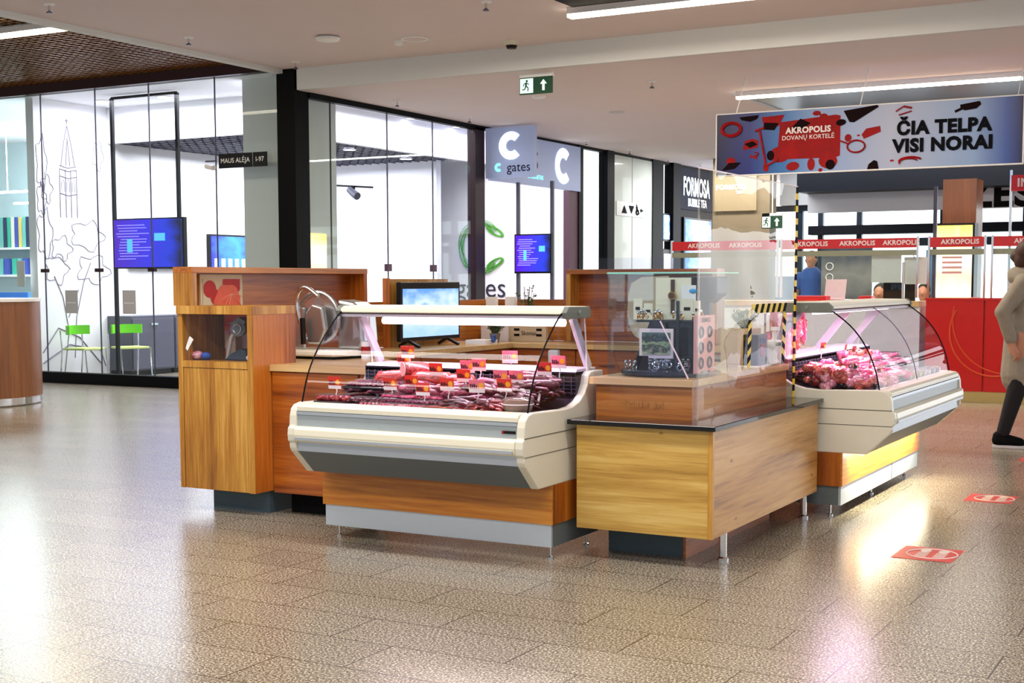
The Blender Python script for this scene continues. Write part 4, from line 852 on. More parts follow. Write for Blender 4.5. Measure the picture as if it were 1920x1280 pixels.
for (x, y, z, l) in ((-.15, -.085, 0, 0), (.28, .08, .015, 1)):
    s_ = body('shoe', [([P_(x - .03, y, z + .065), P_(x + .05, y, z + .062), P_(x + .14, y, z + .05)], [.056, .054, .044]), ('ball', P_(x - .02, y, z + .1), (.058, .05, .045))], 'matte_black', t, .008, 3)
    obj('sole', MB().prism([(PX + x - .075, PY + y - .035), (PX + x + .06, PY + y - .045), (PX + x + .17, PY + y - .035), (PX + x + .19, PY + y), (PX + x + .17, PY + y + .035), (PX + x + .06, PY + y + .045), (PX + x - .075, PY + y + .035)], z, z + .028, 'z'), 'sole', s_, bevel=.006)
def seated(x, y, label, hair, shirt, lean=0.0, s=1.0, arm=None, standing=False):
    t = thing('person', label, 'person', (x, y, 0))
    b = .46 if standing else 0
    zs = lambda z: z + b
    def Q(dx, dy, z): return (x + dx, y + dy, zs(z))
    parts = [([Q(0, .02, .58), Q(0, 0, .8), Q(lean * .5, -.02, 1.02)], [.14, .12, .14]), ([Q(lean * .5, -.02, 1.02), Q(lean, -.04, 1.13)], [.06, .05]), ('ball', Q(lean, -.05, 1.24), (.074, .09, .11)),
        ('ball', Q(lean, -.14, 1.23), (.014, .02, .022)), ('ball', Q(lean, -.08, 1.17), (.05, .05, .05)), ('ball', Q(lean + .076, -.05, 1.23), (.012, .02, .03)), ('ball', Q(lean - .076, -.05, 1.23), (.012, .02, .03)), ('ball', Q(lean, -.125, 1.19), (.024, .015, .008))]
    arms = arm or [(-.18, [(-.18, 0, 1.0), (-.22, -.08, .76), (-.12, -.3, .72)]), (.18, [(.18, 0, 1.0), (.22, -.08, .76), (.12, -.3, .72)])]
    for _, a in arms:
        pts = [Q(*p) for p in a]; parts.append((pts, [.05, .042, .03])); e = Vector(pts[-1]); d = (e - Vector(pts[-2])).normalized()
        parts.append(([e, e + d * .06], [.03, .036])); side = d.cross(Vector((0, 0, 1))).normalized()
        for k in range(4):
            o0 = e + d * .075 + side * (.027 - .018 * k); parts.append(([o0, o0 + d * .035, o0 + d * (.06 - .006 * abs(k - 1.5)) + Vector((0, 0, -.014))], [.009, .0085, .0075]))
        o0 = e + d * .02 + side * .03; parts.append(([o0, o0 + d * .03 + side * .022, o0 + d * .052 + side * .02], [.011, .0095, .008]))
    if standing: parts += [([Q(-.08, .02, .5), Q(-.09, .02, .05), Q(-.09, .04, -.38)], [.1, .065, .045]), ([Q(.08, .02, .5), Q(.09, .02, .05), Q(.09, .04, -.38)], [.1, .065, .045]), ([Q(-.09, .04, -.4), Q(-.09, -.1, -.42)], [.04, .035]), ([Q(.09, .04, -.4), Q(.09, -.1, -.42)], [.04, .035])]
    else: parts += [([Q(-.09, .02, .5), Q(-.1, -.36, .46 - .0), Q(-.1, -.36, .08)], [.09, .06, .045]), ([Q(.09, .02, .5), Q(.1, -.36, .46), Q(.1, -.36, .08)], [.09, .06, .046])]
    body('body', parts, 'skin', t, .0095, 4)
    body('hair', [('ball', Q(lean, -.02, 1.28), (.088, .095, .095)), ('ball', Q(lean, .04, 1.2), (.08, .06, .12))], hair, t, .01, 3)
    sh = [([Q(0, .02, .5), Q(0, 0, .8), Q(lean * .5, -.02, 1.0)], [.17, .155, .16])]
    for _, a in arms: sh.append(([Q(*a[0]), Q(*[(p + q) / 2 for p, q in zip(a[0], a[1])])], [.075, .07]))
    body('shirt', sh, shirt, t, .012, 4)
    body('trousers', [([Q(-.08, .02, .5), Q(-.09, .02, .05), Q(-.09, .04, -.32)], [.12, .085, .065]), ([Q(.08, .02, .5), Q(.09, .02, .05), Q(.09, .04, -.32)], [.12, .085, .065])] if standing else [([Q(-.09, .04, .5), Q(-.1, -.34, .46), Q(-.1, -.36, .14)], [.11, .08, .062]), ([Q(.09, .04, .5), Q(.1, -.34, .46), Q(.1, -.36, .14)], [.11, .08, .062])], 'trousers', t, .014, 4)
    return t
seated(-4.35, 17.3, 'dark haired person in black bending behind the counter under the notice board', 'hair_dark', 'shirt_black', .05)
seated(-3.95, 18.3, 'dark haired person in black beside the black monitor', 'hair_dark', 'shirt_black', -.03)
seated(-4.95, 17.6, 'person with bare arms seated at the pale laptop behind the counter', 'hair_brown', 'shirt_white', .02)
seated(-5.7, 19.0, 'person in a blue shirt standing far behind the counter with one arm out', 'hair_dark', 'shirt_blue', 0, arm=[(-.18, [(-.18, 0, 1.0), (-.24, .02, .76), (-.22, -.05, .52)]), (.18, [(.18, 0, 1.0), (.38, -.08, .9), (.6, -.15, .8)])], standing=True)

# ================================================================== KIOSK CARCASE
# left display cabinet
t = thing('display_cabinet', 'tall wooden cabinet with an open niche at the left corner of the stall', 'cabinet', (-5.56, 6.5, 0))
mb = MB().box((-5.855, 6.3, .14), (-5.82, 6.9, 1.222)).box((-5.30, 6.3, .14), (-5.26, 6.9, 1.222))
obj('side_panel', B((-5.855, 6.3, .14), (-5.82, 6.7, 1.222)), 'wood_v', t, bevel=.001); obj('side_panel', B((-5.30, 6.3, .14), (-5.26, 6.7, 1.222)), 'wood_red_v', t, bevel=.001)
obj('front_edge', B((-5.302, 6.293, .14), (-5.26, 6.3, 1.222)), 'wood_v', t)
obj('door', B((-5.817, 6.305, .14), (-5.303, 6.33, .882)), 'wood_v', t, bevel=.001); obj('niche_floor', B((-5.82, 6.302, .885), (-5.30, 6.7, .925)), 'wood_v', t); obj('top', B((-5.858, 6.292, 1.21), (-5.257, 6.7, 1.26)), 'wood_v', t, bevel=.001)
obj('back_panel', B((-5.82, 6.68, .14), (-5.30, 6.7, 1.21)), 'wood_red_v', t); obj('niche_glass', B((-5.817, 6.312, .927), (-5.303, 6.317, 1.207)), 'case_glass', t)
obj('plinth', B((-5.725, 6.45, 0), (-5.28, 6.68, .14)), 'dark_plinth', t)
# niche contents
t = thing('card_scanner', 'grey scanner head on a curved stand in the cabinet niche', 'scanner', (-5.57, 6.5, .926))
obj('base', MB().prism([(-5.6, .926), (-5.42, .926), (-5.42, .985), (-5.46, 1.0), (-5.54, .97)], 6.42, 6.54, 'y'), 'dark_plinth', t, bevel=.01)
obj('stand', MB().tube([(-5.62, 6.48, .93), (-5.60, 6.48, 1.0), (-5.585, 6.48, 1.06), (-5.54, 6.47, 1.115)], .012, 8), 'cream', t, smooth=True)
hd_ = obj('head', MB().tube([(-5.52, 6.5, 1.12), (-5.5, 6.44, 1.12)], [.045, .048], 18), 'bracket_grey', t, smooth=True); obj('rim', MB().torus((-5.5, 6.435, 1.12), .03, .005, Matrix.Rotation(PI / 2, 3, 'X'), 18), 'steel', hd_)
obj('hood', MB().prism([(-5.6, 1.15), (-5.55, 1.16), (-5.5, 1.19), (-5.45, 1.165), (-5.455, 1.15)], 6.45, 6.54, 'y'), 'bracket_grey', t)
single('leaflet_block', B((-5.70, 6.56, .926), (-5.62, 6.62, 1.075)), 'crate_wood', 'pale wooden box standing at the back of the niche', 'box')
single('tomato_leaflet', B((-5.76, 6.62, .99), (-5.44, 6.63, 1.2)), 'tomato_print2', 'red tomato leaflet at the back of the niche', 'leaflet')
single('product_pack', B((-5.43, 6.5, .926), (-5.34, 6.6, 1.03)), 'meat_orange', 'orange meat pack at the right of the niche', 'pack', bevel=.01)
for i, (x, y, s, m_, l) in enumerate(((-5.785, 6.4, .07, 'meat_light', 'small pink tray at the left of the niche'), (-5.72, 6.4, .06, 'shirt_blue', 'navy blue folded bag in the niche'), (-5.37, 6.4, .05, 'fat_white', 'white packet at the right front of the niche'))):
    single('niche_packet', MB().ball((x, y, .926 + s * .4), (s * .55, s * .5, s * .4), 12, 8), m_, l, 'packet', smooth=True)
for i, x in enumerate((-5.74,)): single('price_ticket', MB().poly([(-5.8, 6.308, 1.0), (-5.785, 6.308, 1.035), (-5.765, 6.308, 1.075), (-5.735, 6.308, 1.055), (-5.765, 6.308, 1.015), (-5.785, 6.308, .985)]), 'white', 'white bow shaped sticker on the niche glass', 'sticker', solid=.002)
single('ribbon_ticket', B((-5.495, 6.56, 1.01), (-5.475, 6.565, 1.08)), 'stripe_yellow', 'yellow ticket hanging behind the scanner head', 'ticket')
# upper cabinet along the left run
t = thing('back_cabinet', 'long open wooden back cabinet above the slicer', 'cabinet', (-5.8, 7.2, .91))
obj('back_board', B((-5.875, 6.34, .91), (-5.86, 8.09, 1.46)), 'wood_red_y', t); obj('top_board', B((-5.878, 6.295, 1.46), (-5.72, 8.13, 1.497)), 'wood_case_y', t, bevel=.001)
obj('end_panel', B((-5.878, 6.295, 1.26), (-5.724, 6.335, 1.46)), 'wood_v', t); obj('end_panel', B((-5.878, 8.09, .91), (-5.724, 8.13, 1.46)), 'wood_red_v', t)
obj('rear_apron', B((-5.878, 6.71, .3), (-5.86, 8.13, .91)), 'wood_red_y', t)
t = thing('tomato_poster', 'framed red tomato poster hung in the back cabinet', 'poster', (-5.83, 6.7, .95))
obj('frame', B((-5.858, 6.5, .95), (-5.845, 6.9, 1.452)), 'poster_cream', t); obj('print', B((-5.845, 6.52, .97), (-5.84, 6.87, 1.425)), 'poster_cream', t)
def tomato(mb, cy, cz, ry, rz_, d, n=20, lob=0):
    mb.poly([(-5.84 + d, min(6.868, max(6.522, cy + ry * (1 + lob * math.cos(6 * a)) * math.cos(a))), min(1.423, max(.972, cz + rz_ * (1 + lob * math.cos(6 * a)) * math.sin(a)))) for a in [2 * PI * k / n for k in range(n)]])
mat('tomato_red', (196, 22, 14), .5, var=.35, vs=14); mat('tomato_coral', (240, 104, 76), .5, var=.25, vs=16); mat('tomato_rib', (250, 168, 140), .5)
pf = [o for o in t.children if o.name.startswith('print')][0]
mb = MB(); tomato(mb, 6.58, 1.36, .06, .055, .002); tomato(mb, 6.63, 1.31, .045, .05, .0025); tomato(mb, 6.80, 1.40, .1, .07, .002); obj('ripe_tomatoes', mb, 'tomato_red', pf)
mb = MB(); tomato(mb, 6.75, 1.27, .13, .12, .003, 40, .05); obj('cut_tomato', mb, 'tomato_coral', pf)
mb = MB()
for k in range(7):
    a = PI * .1 + k * .45; mb.bar((-5.836, 6.78, 1.33), (-5.836, 6.78 - .11 * math.cos(a), 1.33 - .13 * math.sin(a)), .003, .006, up=(1, 0, 0))
obj('tomato_ribs', mb, 'tomato_rib', pf)
mb = MB(); tomato(mb, 6.7, 1.07, .18, .09, .002); obj('lower_tomato', mb, 'tomato_coral', pf)
# lower carcase
t = thing('stall_counter', 'wooden corner counter with pale worktop behind the left deli case', 'counter', (-5.2, 6.9, 0))
obj('worktop', MB().prism([(-5.258, 6.44), (-4.52, 6.44), (-4.52, 6.62), (-4.62, 7.0), (-5.12, 7.38), (-5.35, 7.62), (-5.35, 9.62), (-5.858, 9.62), (-5.858, 6.71), (-5.258, 6.71)], .868, .907, 'z'), 'worktop_x', t, bevel=.002)
obj('front_panel', B((-5.25, 6.455, .13), (-4.62, 6.475, .862)), 'wood_red_h', t, bevel=.001); obj('front_panel', B((-4.60, 6.455, .13), (-4.52, 6.475, .865)), 'wood_red_v', t)
obj('side_panel', B((-4.54, 6.48, .13), (-4.52, 6.62, .865)), 'wood_red_v', t)
for a, b in ((7.64, 8.28), (8.3, 8.94), (8.96, 9.6)): obj('door', B((-5.39, a, .14), (-5.37, b, .862)), 'wood_red_y', t, bevel=.001)
obj('body', B((-5.855, 6.72, .12), (-5.4, 9.6, .866)), 'wood_red_y', t); obj('plinth', B((-5.2, 6.56, 0), (-4.6, 6.6, .13)), 'matte_black', t); obj('plinth', B((-5.85, 6.75, 0), (-5.45, 9.6, .12)), 'matte_black', t)
t = thing('back_counter', 'wooden back counter along the far side of the stall', 'counter', (-4.3, 9.9, 0))
obj('worktop', B((-5.855, 9.63, .868), (-2.85, 10.2, .907)), 'worktop_x', t, bevel=.002)
obj('body', B((-5.85, 9.68, .12), (-2.85, 10.15, .866)), 'wood_red_h', t); obj('plinth', B((-5.8, 9.72, 0), (-2.9, 10.1, .12)), 'matte_black', t)
for i in range(4):
    a = -5.35 + i * .56; d = obj('door', B((a, 9.66, .14), (a + .545, 9.68, .862)), 'wood_red_h', t, bevel=.001)
    obj('handle', B((a + .2, 9.64, .74), (a + .34, 9.66, .755)), 'chrome', d)
obj('low_back_board', B((-5.88, 10.17, .91), (-5.08, 10.2, 1.252)), 'wood_case', t); obj('low_back_board', B((-5.88, 8.135, .91), (-5.86, 10.2, 1.252)), 'wood_case_y', t)
t = thing('back_cabinet', 'open wooden back cabinet at the far right behind the jewellery stand', 'cabinet', (-4.45, 10.15, .91))
obj('back_board', B((-5.03, 10.185, .91), (-3.8, 10.2, 1.462)), 'wood_red_h', t); obj('top_board', B((-5.07, 10.03, 1.462), (-3.76, 10.205, 1.5)), 'wood_case', t, bevel=.001)
obj('end_panel', B((-5.07, 10.03, .91), (-5.03, 10.2, 1.462)), 'wood_v', t); obj('end_panel', B((-3.8, 10.03, .91), (-3.76, 10.2, 1.462)), 'wood_v', t)
# television and its column
t = thing('tv_column', 'wooden panel column standing behind the television', 'panel', (-5.86, 8.95, .91))
obj('panel', B((-5.858, 8.53, .907), (-5.8, 9.36, 1.424)), 'wood_v', t); obj('edge', B((-5.858, 8.52, .907), (-5.795, 8.53, 1.43)), 'wood_red_v', t)
t = thing('television', 'black flat television showing a pale blue picture on the worktop', 'television', (-5.65, 8.87, .907))
obj('housing', B((-5.69, 8.45, .955), (-5.65, 9.3, 1.4)), 'monitor_black', t, bevel=.006); obj('screen', B((-5.65, 8.48, .985), (-5.645, 9.27, 1.35)), 'screen_sky', t)
for yy in (8.58, 9.14):
    obj('foot', MB().bar((-5.67, yy, .96), (-5.55, yy - .03, .915), .02).bar((-5.67, yy, .96), (-5.77, yy + .03, .915), .02), 'monitor_black', t)
# things on the back worktops
def plant(name, label, cat, x, y, z, n, h, r, pot=None, m_='leaf', seed=1, leafsize=.02, spread=.8):
    t = thing(name, label, cat, (x, y, z)); rnd = random.Random(seed); z0 = z
    if pot: obj('pot', MB().lathe([(pot * .7, 0), (pot, pot * 1.7), (pot * .92, pot * 1.7)], (x, y, z), 20), 'pot_grey', t, smooth=True); z0 = z + pot * 1.6
    st = MB(); lf = MB()
    for i in range(n):
        a = rnd.uniform(0, 2 * PI); q = rnd.uniform(.1, 1) * r; hh = h * rnd.uniform(.5, 1)
        p1 = Vector((x + q * math.cos(a), y + q * math.sin(a), z0 + hh)); p0 = Vector((x + .2 * q * math.cos(a), y + .2 * q * math.sin(a), z0 - .01)); st.tube([p0, (p0 + p1) / 2 + Vector((0, 0, h * .1)), p1], .0016, 4)
        for k in range(7):
            tt = rnd.uniform(.35, 1); c = p0.lerp(p1, tt); d = Vector((rnd.uniform(-1, 1), rnd.uniform(-1, 1), rnd.uniform(-.3, 1))).normalized(); s = d.cross(Vector((rnd.random(), rnd.random(), rnd.random()))).normalized() * leafsize * .35; L = leafsize * rnd.uniform(.7, 1.3)
            lf.poly([c, c + d * L * .5 + s, c + d * L, c + d * L * .5 - s])
    obj('stems', st, 'stem', t); obj('foliage', lf, m_, t)
    return t
plant('potted_plant', 'small potted heather in a grey pot in front of the white picture', 'plant', -5.5, 9.6, .907, 60, .1, .075, .045, 'leaf', 3)
plant('potted_plant', 'leafy sprig standing above the wooden sign on the back counter', 'plant', -5.42, 10.0, .907, 26, .4, .09, .04, 'leaf', 4, .03)
single('picture_card', B((-5.78, 9.85, .907), (-5.52, 9.87, 1.1)), 'paper', 'white card standing behind the potted heather', 'card')
t = thing('wooden_sign', 'pale wooden box sign with carved lettering on the back counter', 'sign', (-5.45, 9.95, .907))
obj('board', B((-5.62, 9.92, .907), (-5.2, 9.96, 1.045)), 'crate_wood', t, bevel=.003)
mb = MB()
for x in (-5.5, -5.29):
    for z in (.95, .995): mb.box((x, 9.917, z), (x + .05, 9.921, z + .02))
obj('slots', mb, 'matte_black', t); obj('lettering', text_mb('Skoniai', .05, (-5.36, 9.919, .975)), 'print_black', t)
t = thing('tape_roll_box', 'white box with a tape roll beside the television foot', 'box', (-5.5, 9.32, .907))
obj('box', B((-5.6, 9.3, .907), (-5.42, 9.5, .94)), 'paper', t); obj('roll', MB().torus((-5.41, 9.42, .95), .025, .01, Matrix.Rotation(PI / 2, 3, 'Y'), 16), 'shirt_blue', t, smooth=True)
for i, (x, y) in enumerate(((-5.76, 9.9), (-5.66, 10.05))): single('white_tin', B((x, y, .907), (x + .09, y + .05, 1.275)), 'paper', ['white carton behind the television, left one', 'white carton behind the television, right one'][i], 'carton')
t = thing('soap_dispenser', 'white wall dispenser on the wooden front behind the left deli case', 'dispenser', (-4.98, 9.63, .74))
obj('body', B((-5.02, 9.6, .74), (-4.93, 9.66, .86)), 'white', t, bevel=.015); obj('nozzle', B((-4.985, 9.605, .725), (-4.965, 9.62, .74)), 'cabinet_grey', t)
t = thing('coffee_tin', 'small white tin with a red label beside the slicer', 'tin', (-5.2, 7.3, .907))
obj('can', MB().lathe([(.03, 0), (.03, .11)], (-5.1, 7.22, .907), 20), 'white', t, smooth=True); obj('label', MB().lathe([(.031, .03), (.031, .08)], (-5.1, 7.22, .907), 20), 'print_red', t, smooth=True)
def smooth_v(p, n=6):
    out = []
    for i in range(len(p) - 1):
        a = p[max(i - 1, 0)]; b = p[i]; c = p[i + 1]; d = p[min(i + 2, len(p) - 1)]
        for k in range(n):
            t = k / n; out.append(tuple(.5 * (2 * b[j] + (c[j] - a[j]) * t + (2 * a[j] - 5 * b[j] + 4 * c[j] - d[j]) * t * t + (3 * b[j] - a[j] - 3 * c[j] + d[j]) * t ** 3) for j in range(3)))
    return out + [tuple(p[-1])]
# slicer
sx, sy = -5.5, 7.2
t = thing('meat_slicer', 'steel meat slicer with a round blade guard on the corner worktop', 'slicer', (sx, sy, .907))
obj('foot_plate', B((sx - .36, sy - .18, .907), (sx + .28, sy + .22, .925)), 'matte_black', t)
obj('base', MB().prism([(sx - .2, sy - .2), (sx + .3, sy - .2), (sx + .34, sy - .1), (sx + .34, sy + .22), (sx - .2, sy + .22)], .925, .965, 'z'), 'cream', t, bevel=.012)
obj('gauge_plate', B((sx - .22, sy - .06, .965), (sx - .04, sy - .03, 1.235)), 'steel', t, bevel=.008)
g_ = Matrix.Rotation(PI / 2, 3, 'X')
obj('blade', MB().tube([(sx + .06, sy - .0, 1.17), (sx + .06, sy - .012, 1.17)], .15, 40), 'steel', t, smooth=True)
obj('blade_guard', MB().torus((sx + .05, sy - .02, 1.17), .165, .014, g_, 36, 8), 'steel', t, smooth=True)
obj('carriage', MB().prism([(sx + .02, 1.0), (sx + .12, 1.0), (sx + .16, 1.1), (sx + .14, 1.24), (sx + .06, 1.26), (sx + .0, 1.2)], sy - .1, sy - .05, 'y'), 'steel', t, bevel=.012)
obj('pusher_arm', MB().tube(smooth_v([(sx - .02, sy - .12, 1.13), (sx - .045, sy - .12, 1.26), (sx - .02, sy - .12, 1.345), (sx + .04, sy - .12, 1.365), (sx + .13, sy - .12, 1.31)]), .015, 10), 'chrome', t, smooth=True)
obj('handle', MB().tube([(sx + .02, sy - .14, 1.0), (sx + .015, sy - .14, 1.17)], .017, 12), 'black', t, smooth=True)
obj('motor_housing', MB().prism([(sx + .17, .965), (sx + .36, .965), (sx + .38, 1.02), (sx + .36, 1.24), (sx + .3, 1.27), (sx + .17, 1.29)], sy + .02, sy + .2, 'y'), 'steel', t, bevel=.02)
obj('dial', MB().tube([(sx - .3, sy - .05, 1.17), (sx - .24, sy - .05, 1.17)], .024, 16), 'chrome', t, smooth=True)
obj('guard_sheet', MB().prism([(sx - .36, .93), (sx - .23, .93), (sx - .23, 1.22), (sx - .33, 1.22)], sy - .04, sy - .035, 'y'), 'slicer_guard', t)

# ------------------------------------------------------------------ oak table with granite top and raised box
t = thing('oak_counter', 'knotty oak counter with a black granite top at the front corner', 'counter', (-2.68, 7.0, 0))
obj('front_panel', B((-3.044, 6.14, .155), (-2.32, 6.16, .683)), 'oak_x', t, bevel=.001); obj('side_panel', B((-2.337, 6.162, .155), (-2.315, 7.88, .683)), 'oak_y', t, bevel=.001)
obj('edge_strip', B((-2.336, 6.136, .155), (-2.313, 6.161, .683)), 'wood_v', t); obj('side_panel', B((-3.044, 6.17, .155), (-3.024, 7.85, .683)), 'oak_y', t)
obj('granite_top', B((-3.085, 6.11, .683), (-2.292, 7.915, .708)), 'granite', t, bevel=.003)
obj('bottom_board', B((-3.02, 6.18, .155), (-2.34, 7.84, .175)), 'wood_red_h', t)
obj('plinth', B((-2.98, 6.39, 0), (-2.56, 6.41, .155)), 'dark_plinth', t); obj('plinth', B((-2.56, 6.38, 0), (-2.545, 7.7, .155)), 'wood_red_y', t)
for x, y in ((-2.365, 6.43), (-2.38, 7.83)):
    l = obj('leg', MB().lathe([(.021, .02), (.021, .155)], (x, y, 0), 20), 'chrome', t, smooth=True); obj('leg_foot', MB().lathe([(.03, 0), (.03, .012), (.022, .02)], (x, y, 0), 20), 'chrome', l, smooth=True)
t = thing('raised_counter', 'pale topped wooden box counter standing on the black granite', 'counter', (-2.77, 7.0, .708))
obj('front_panel', B((-3.04, 6.36, .708), (-2.51, 6.38, .872)), 'wood_case', t); obj('side_panel', B((-2.53, 6.381, .708), (-2.51, 7.88, .872)), 'wood_case_y', t); obj('side_panel', B((-3.04, 6.381, .708), (-3.02, 7.88, .872)), 'wood_case_y', t)
obj('worktop', B((-3.07, 6.34, .872), (-2.5, 7.9, .908)), 'worktop_x', t, bevel=.002)
obj('mirrored_lettering', text_mb('NE KLEISTI', .05, (-2.78, 6.358, .775), flip=True), 'wood_v', t)  # flat lettering, reversed left to right
# acrylic shield
t = thing('acrylic_shield', 'tall clear acrylic shield along the raised counter', 'screen', (-2.49, 7.2, .708))
pts = [(6.36 + 1.66 * k / 16, 0) for k in range(17)]
mb = MB(); n_ = 16; m2 = 10; vs = []
for j in range(m2 + 1):
    for i in range(n_ + 1):
        yy = 6.33 + (7.895 - 6.33 + .025 * j / m2) * i / n_; zz = .712 + 1.245 * j / m2
        vs.append((-2.47 + .012 * math.sin(j * 1.9) * math.sin(PI * i / n_) + .004 * math.sin(i * 1.3 + j), yy, zz))
fs = [(j * (n_ + 1) + i, j * (n_ + 1) + i + 1, (j + 1) * (n_ + 1) + i + 1, (j + 1) * (n_ + 1) + i) for j in range(m2) for i in range(n_)]
mb.add(vs, fs); obj('side_sheet', mb, 'acrylic', t, smooth=True)
obj('front_edge', MB().bar((-2.47, 6.33, .712), (-2.47, 6.33, 1.955), .008), 'clear_plastic', t)
obj('top_edge', MB().bar((-2.47, 6.33, 1.955), (-2.47, 7.92, 1.957), .006), 'fat_white', t)
obj('front_sheet', B((-3.04, 6.325, .712), (-2.475, 6.329, 1.52)), 'case_glass', t)
mb = MB(); mby = MB()
for k in range(34):
    z0 = .712 + k * (1.24 / 34); (mb if k % 2 else mby).bar((-2.468, 7.885 + .025 * k / 34, z0), (-2.468, 7.885 + .025 * (k + 1) / 34, z0 + 1.24 / 34), .006, .03, up=(0, 1, 0))
obj('tape_dark', mb, 'matte_black', t); obj('tape_yellow', mby, 'stripe_yellow', t)
# service hatch in hazard tape
mb = MB(); mby = MB()
def tape_run(p, q, w, n):
    p = Vector(p); q = Vector(q)
    d = (q - p) / n; s = Vector((0, 0, w)) if abs(d.y) > abs(d.z) else Vector((0, w, 0)); sh = d * .7
    for k in range(n):
        a = p + d * k; quad = [a - s / 2 - sh / 2, a + d - s / 2 - sh / 2, a + d + s / 2 + sh / 2, a + s / 2 + sh / 2]
        (mb if k % 2 else mby).poly([(v.x + .0, v.y, v.z) for v in quad])
hx = -2.46
tape_run((hx, 7.06, .93), (hx, 7.08, 1.245), .05, 9); tape_run((hx, 7.1, 1.25), (hx, 7.7, 1.25), .05, 12); tape_run((hx, 7.68, 1.22), (hx, 7.65, .94), .05, 8)
obj('hatch_tape_dark', mb, 'matte_black', t, solid=.002); obj('hatch_tape_yellow', mby, 'stripe_yellow', t, solid=.002)
# items on the raised counter
t = thing('hygiene_notice', 'pink notice sheet with glove and mask drawings behind the shield', 'notice', (-2.54, 6.65, .908))
obj('board', B((-2.56, 6.5, .93), (-2.555, 6.79, 1.225)), 'ham_pink', t); obj('foot', B((-2.6, 6.5, .908), (-2.52, 6.79, .93)), 'clear_plastic', t)
mb = MB()
for i in range(2):
    for j in range(3): mb.torus((-2.552, 6.59 + .12 * i, .98 + .08 * j), .026, .006, Matrix.Rotation(PI / 2, 3, 'Y'), 14, 4)
obj('symbols', mb, 'cabinet_grey', t); obj('lettering', text_mb('D\u0116MESIO', .03, (-2.553, 6.65, 1.2), '+x', bold=.02), 'print_black', t)
t = thing('card_terminal_box', 'black box with a red and blue emblem behind the hatch', 'box', (-2.6, 7.58, .908))
obj('box', B((-2.65, 7.5, .915), (-2.56, 7.67, 1.095)), 'monitor_black', t, bevel=.006); obj('emblem', B((-2.56, 7.54, .97), (-2.557, 7.63, 1.04)), 'print_red', t); obj('emblem_band', B((-2.56, 7.54, 1.045), (-2.557, 7.63, 1.07)), 'shirt_blue', t); obj('base', B((-2.67, 7.48, .908), (-2.54, 7.69, .915)), 'paper', t)
t = thing('sanitizer_bottle', 'white pump bottle with a green cap ring behind the hatch', 'bottle', (-2.56, 7.79, .908))
obj('bottle', B((-2.59, 7.73, .908), (-2.53, 7.85, 1.055)), 'white', t, bevel=.012); obj('label_stripe', B((-2.53, 7.735, 1.02), (-2.528, 7.845, 1.038)), 'label_green', t)
obj('pump', MB().tube([(-2.56, 7.79, 1.055), (-2.56, 7.79, 1.11)], .012, 10), 'white', t); obj('nozzle', B((-2.575, 7.77, 1.11), (-2.54, 7.84, 1.13)), 'white', t)
t = thing('flower_crate', 'pale wooden crate holding small white flowers behind the hatch', 'crate', (-2.76, 7.79, .908))
obj('crate', B((-2.86, 7.7, .908), (-2.67, 7.88, 1.12)), 'crate_wood', t, bevel=.004)
mb = MB()
for yy in (7.72, 7.81): mb.box((-2.669, yy, 1.07), (-2.667, yy + .05, 1.085)); mb.box((-2.669, yy, 1.0), (-2.667, yy + .05, 1.015))
obj('slots', mb, 'matte_black', t)
plant('flowering_plant', 'bushy plant with small white flowers in the wooden crate', 'plant', -2.74, 7.79, 1.12, 90, .11, .09, None, 'leaf_pale', 8, .022)
plant('green_bush', 'dark green foliage behind the hygiene notice', 'plant', -2.95, 7.3, .908, 60, .24, .1, .04, 'leaf', 9, .024)
t = thing('cash_register', 'black cash register screen seen behind the jewellery stand', 'cash register', (-3.05, 8.1, 0))
obj('screen', MB().prism([(-3.22, 1.30), (-3.24, 1.43), (-3.0, 1.43), (-3.0, 1.32), (-3.08, 1.26)], 8.0, 8.2, 'y'), 'monitor_black', t, bevel=.008); obj('stand', B((-3.14, 8.06, .92), (-3.07, 8.12, 1.3)), 'monitor_black', t); obj('drawer', B((-3.25, 8.0, .82), (-2.95, 8.35, .92)), 'monitor_black', t, bevel=.006)
obj('table', B((-3.3, 7.98, 0), (-2.82, 8.6, .82)), 'wood_red_v', t)
t = thing('rounded_sheet', 'rounded beige sheet standing behind the jewellery stand', 'sheet', (-3.2, 7.1, .9))  # plain rounded beige sheet on a stand
mb = MB().prism([(-3.24, 1.08), (-3.27, 1.12), (-3.29, 1.2), (-3.285, 1.32), (-3.265, 1.39), (-3.2, 1.425), (-3.03, 1.432), (-3.03, 1.1), (-3.2, 1.06)], 7.3, 7.308, 'y')
obj('sheet', mb, 'beige_board', t, bevel=.002); obj('stand', B((-3.06, 7.3, .87), (-3.04, 7.33, 1.12)), 'steel', t); obj('foot', B((-3.06, 7.27, .907), (-2.95, 7.37, .915)), 'steel', t)

# ------------------------------------------------------------------ jewellery display
jx, jy = -2.78, 6.66
t = thing('jewellery_stand', 'black glossy jewellery stand with two tiers under glass', 'display stand', (jx, jy, .908))
obj('tray', MB().lathe([(.2, 0), (.235, .012), (.235, .03), (.2, .034)], (jx, jy, .908), 40), 'teal_black', t, smooth=True)
obj('column', MB().prism([(-.16, .05), (.15, .05), (.15, .29), (-.1, .29)], 0, .1, 'y') if 0 else B((jx - .1, jy + .02, .94), (jx + .19, jy + .14, 1.19)), 'teal_black', t, bevel=.01)
obj('slanted_panel', MB().prism([(jx - .19, .945), (jx + .0, .945), (jx - .0, 1.19), (jx - .09, 1.19)], jy + .0, jy + .02, 'y'), 'teal_black', t)
obj('shelf', B((jx - .2, jy - .08, 1.19), (jx + .2, jy + .2, 1.2)), 'shop_glass', t); obj('shelf_edge', B((jx - .13, jy - .085, 1.188), (jx + .2, jy - .08, 1.2)), 'teal_black', t)
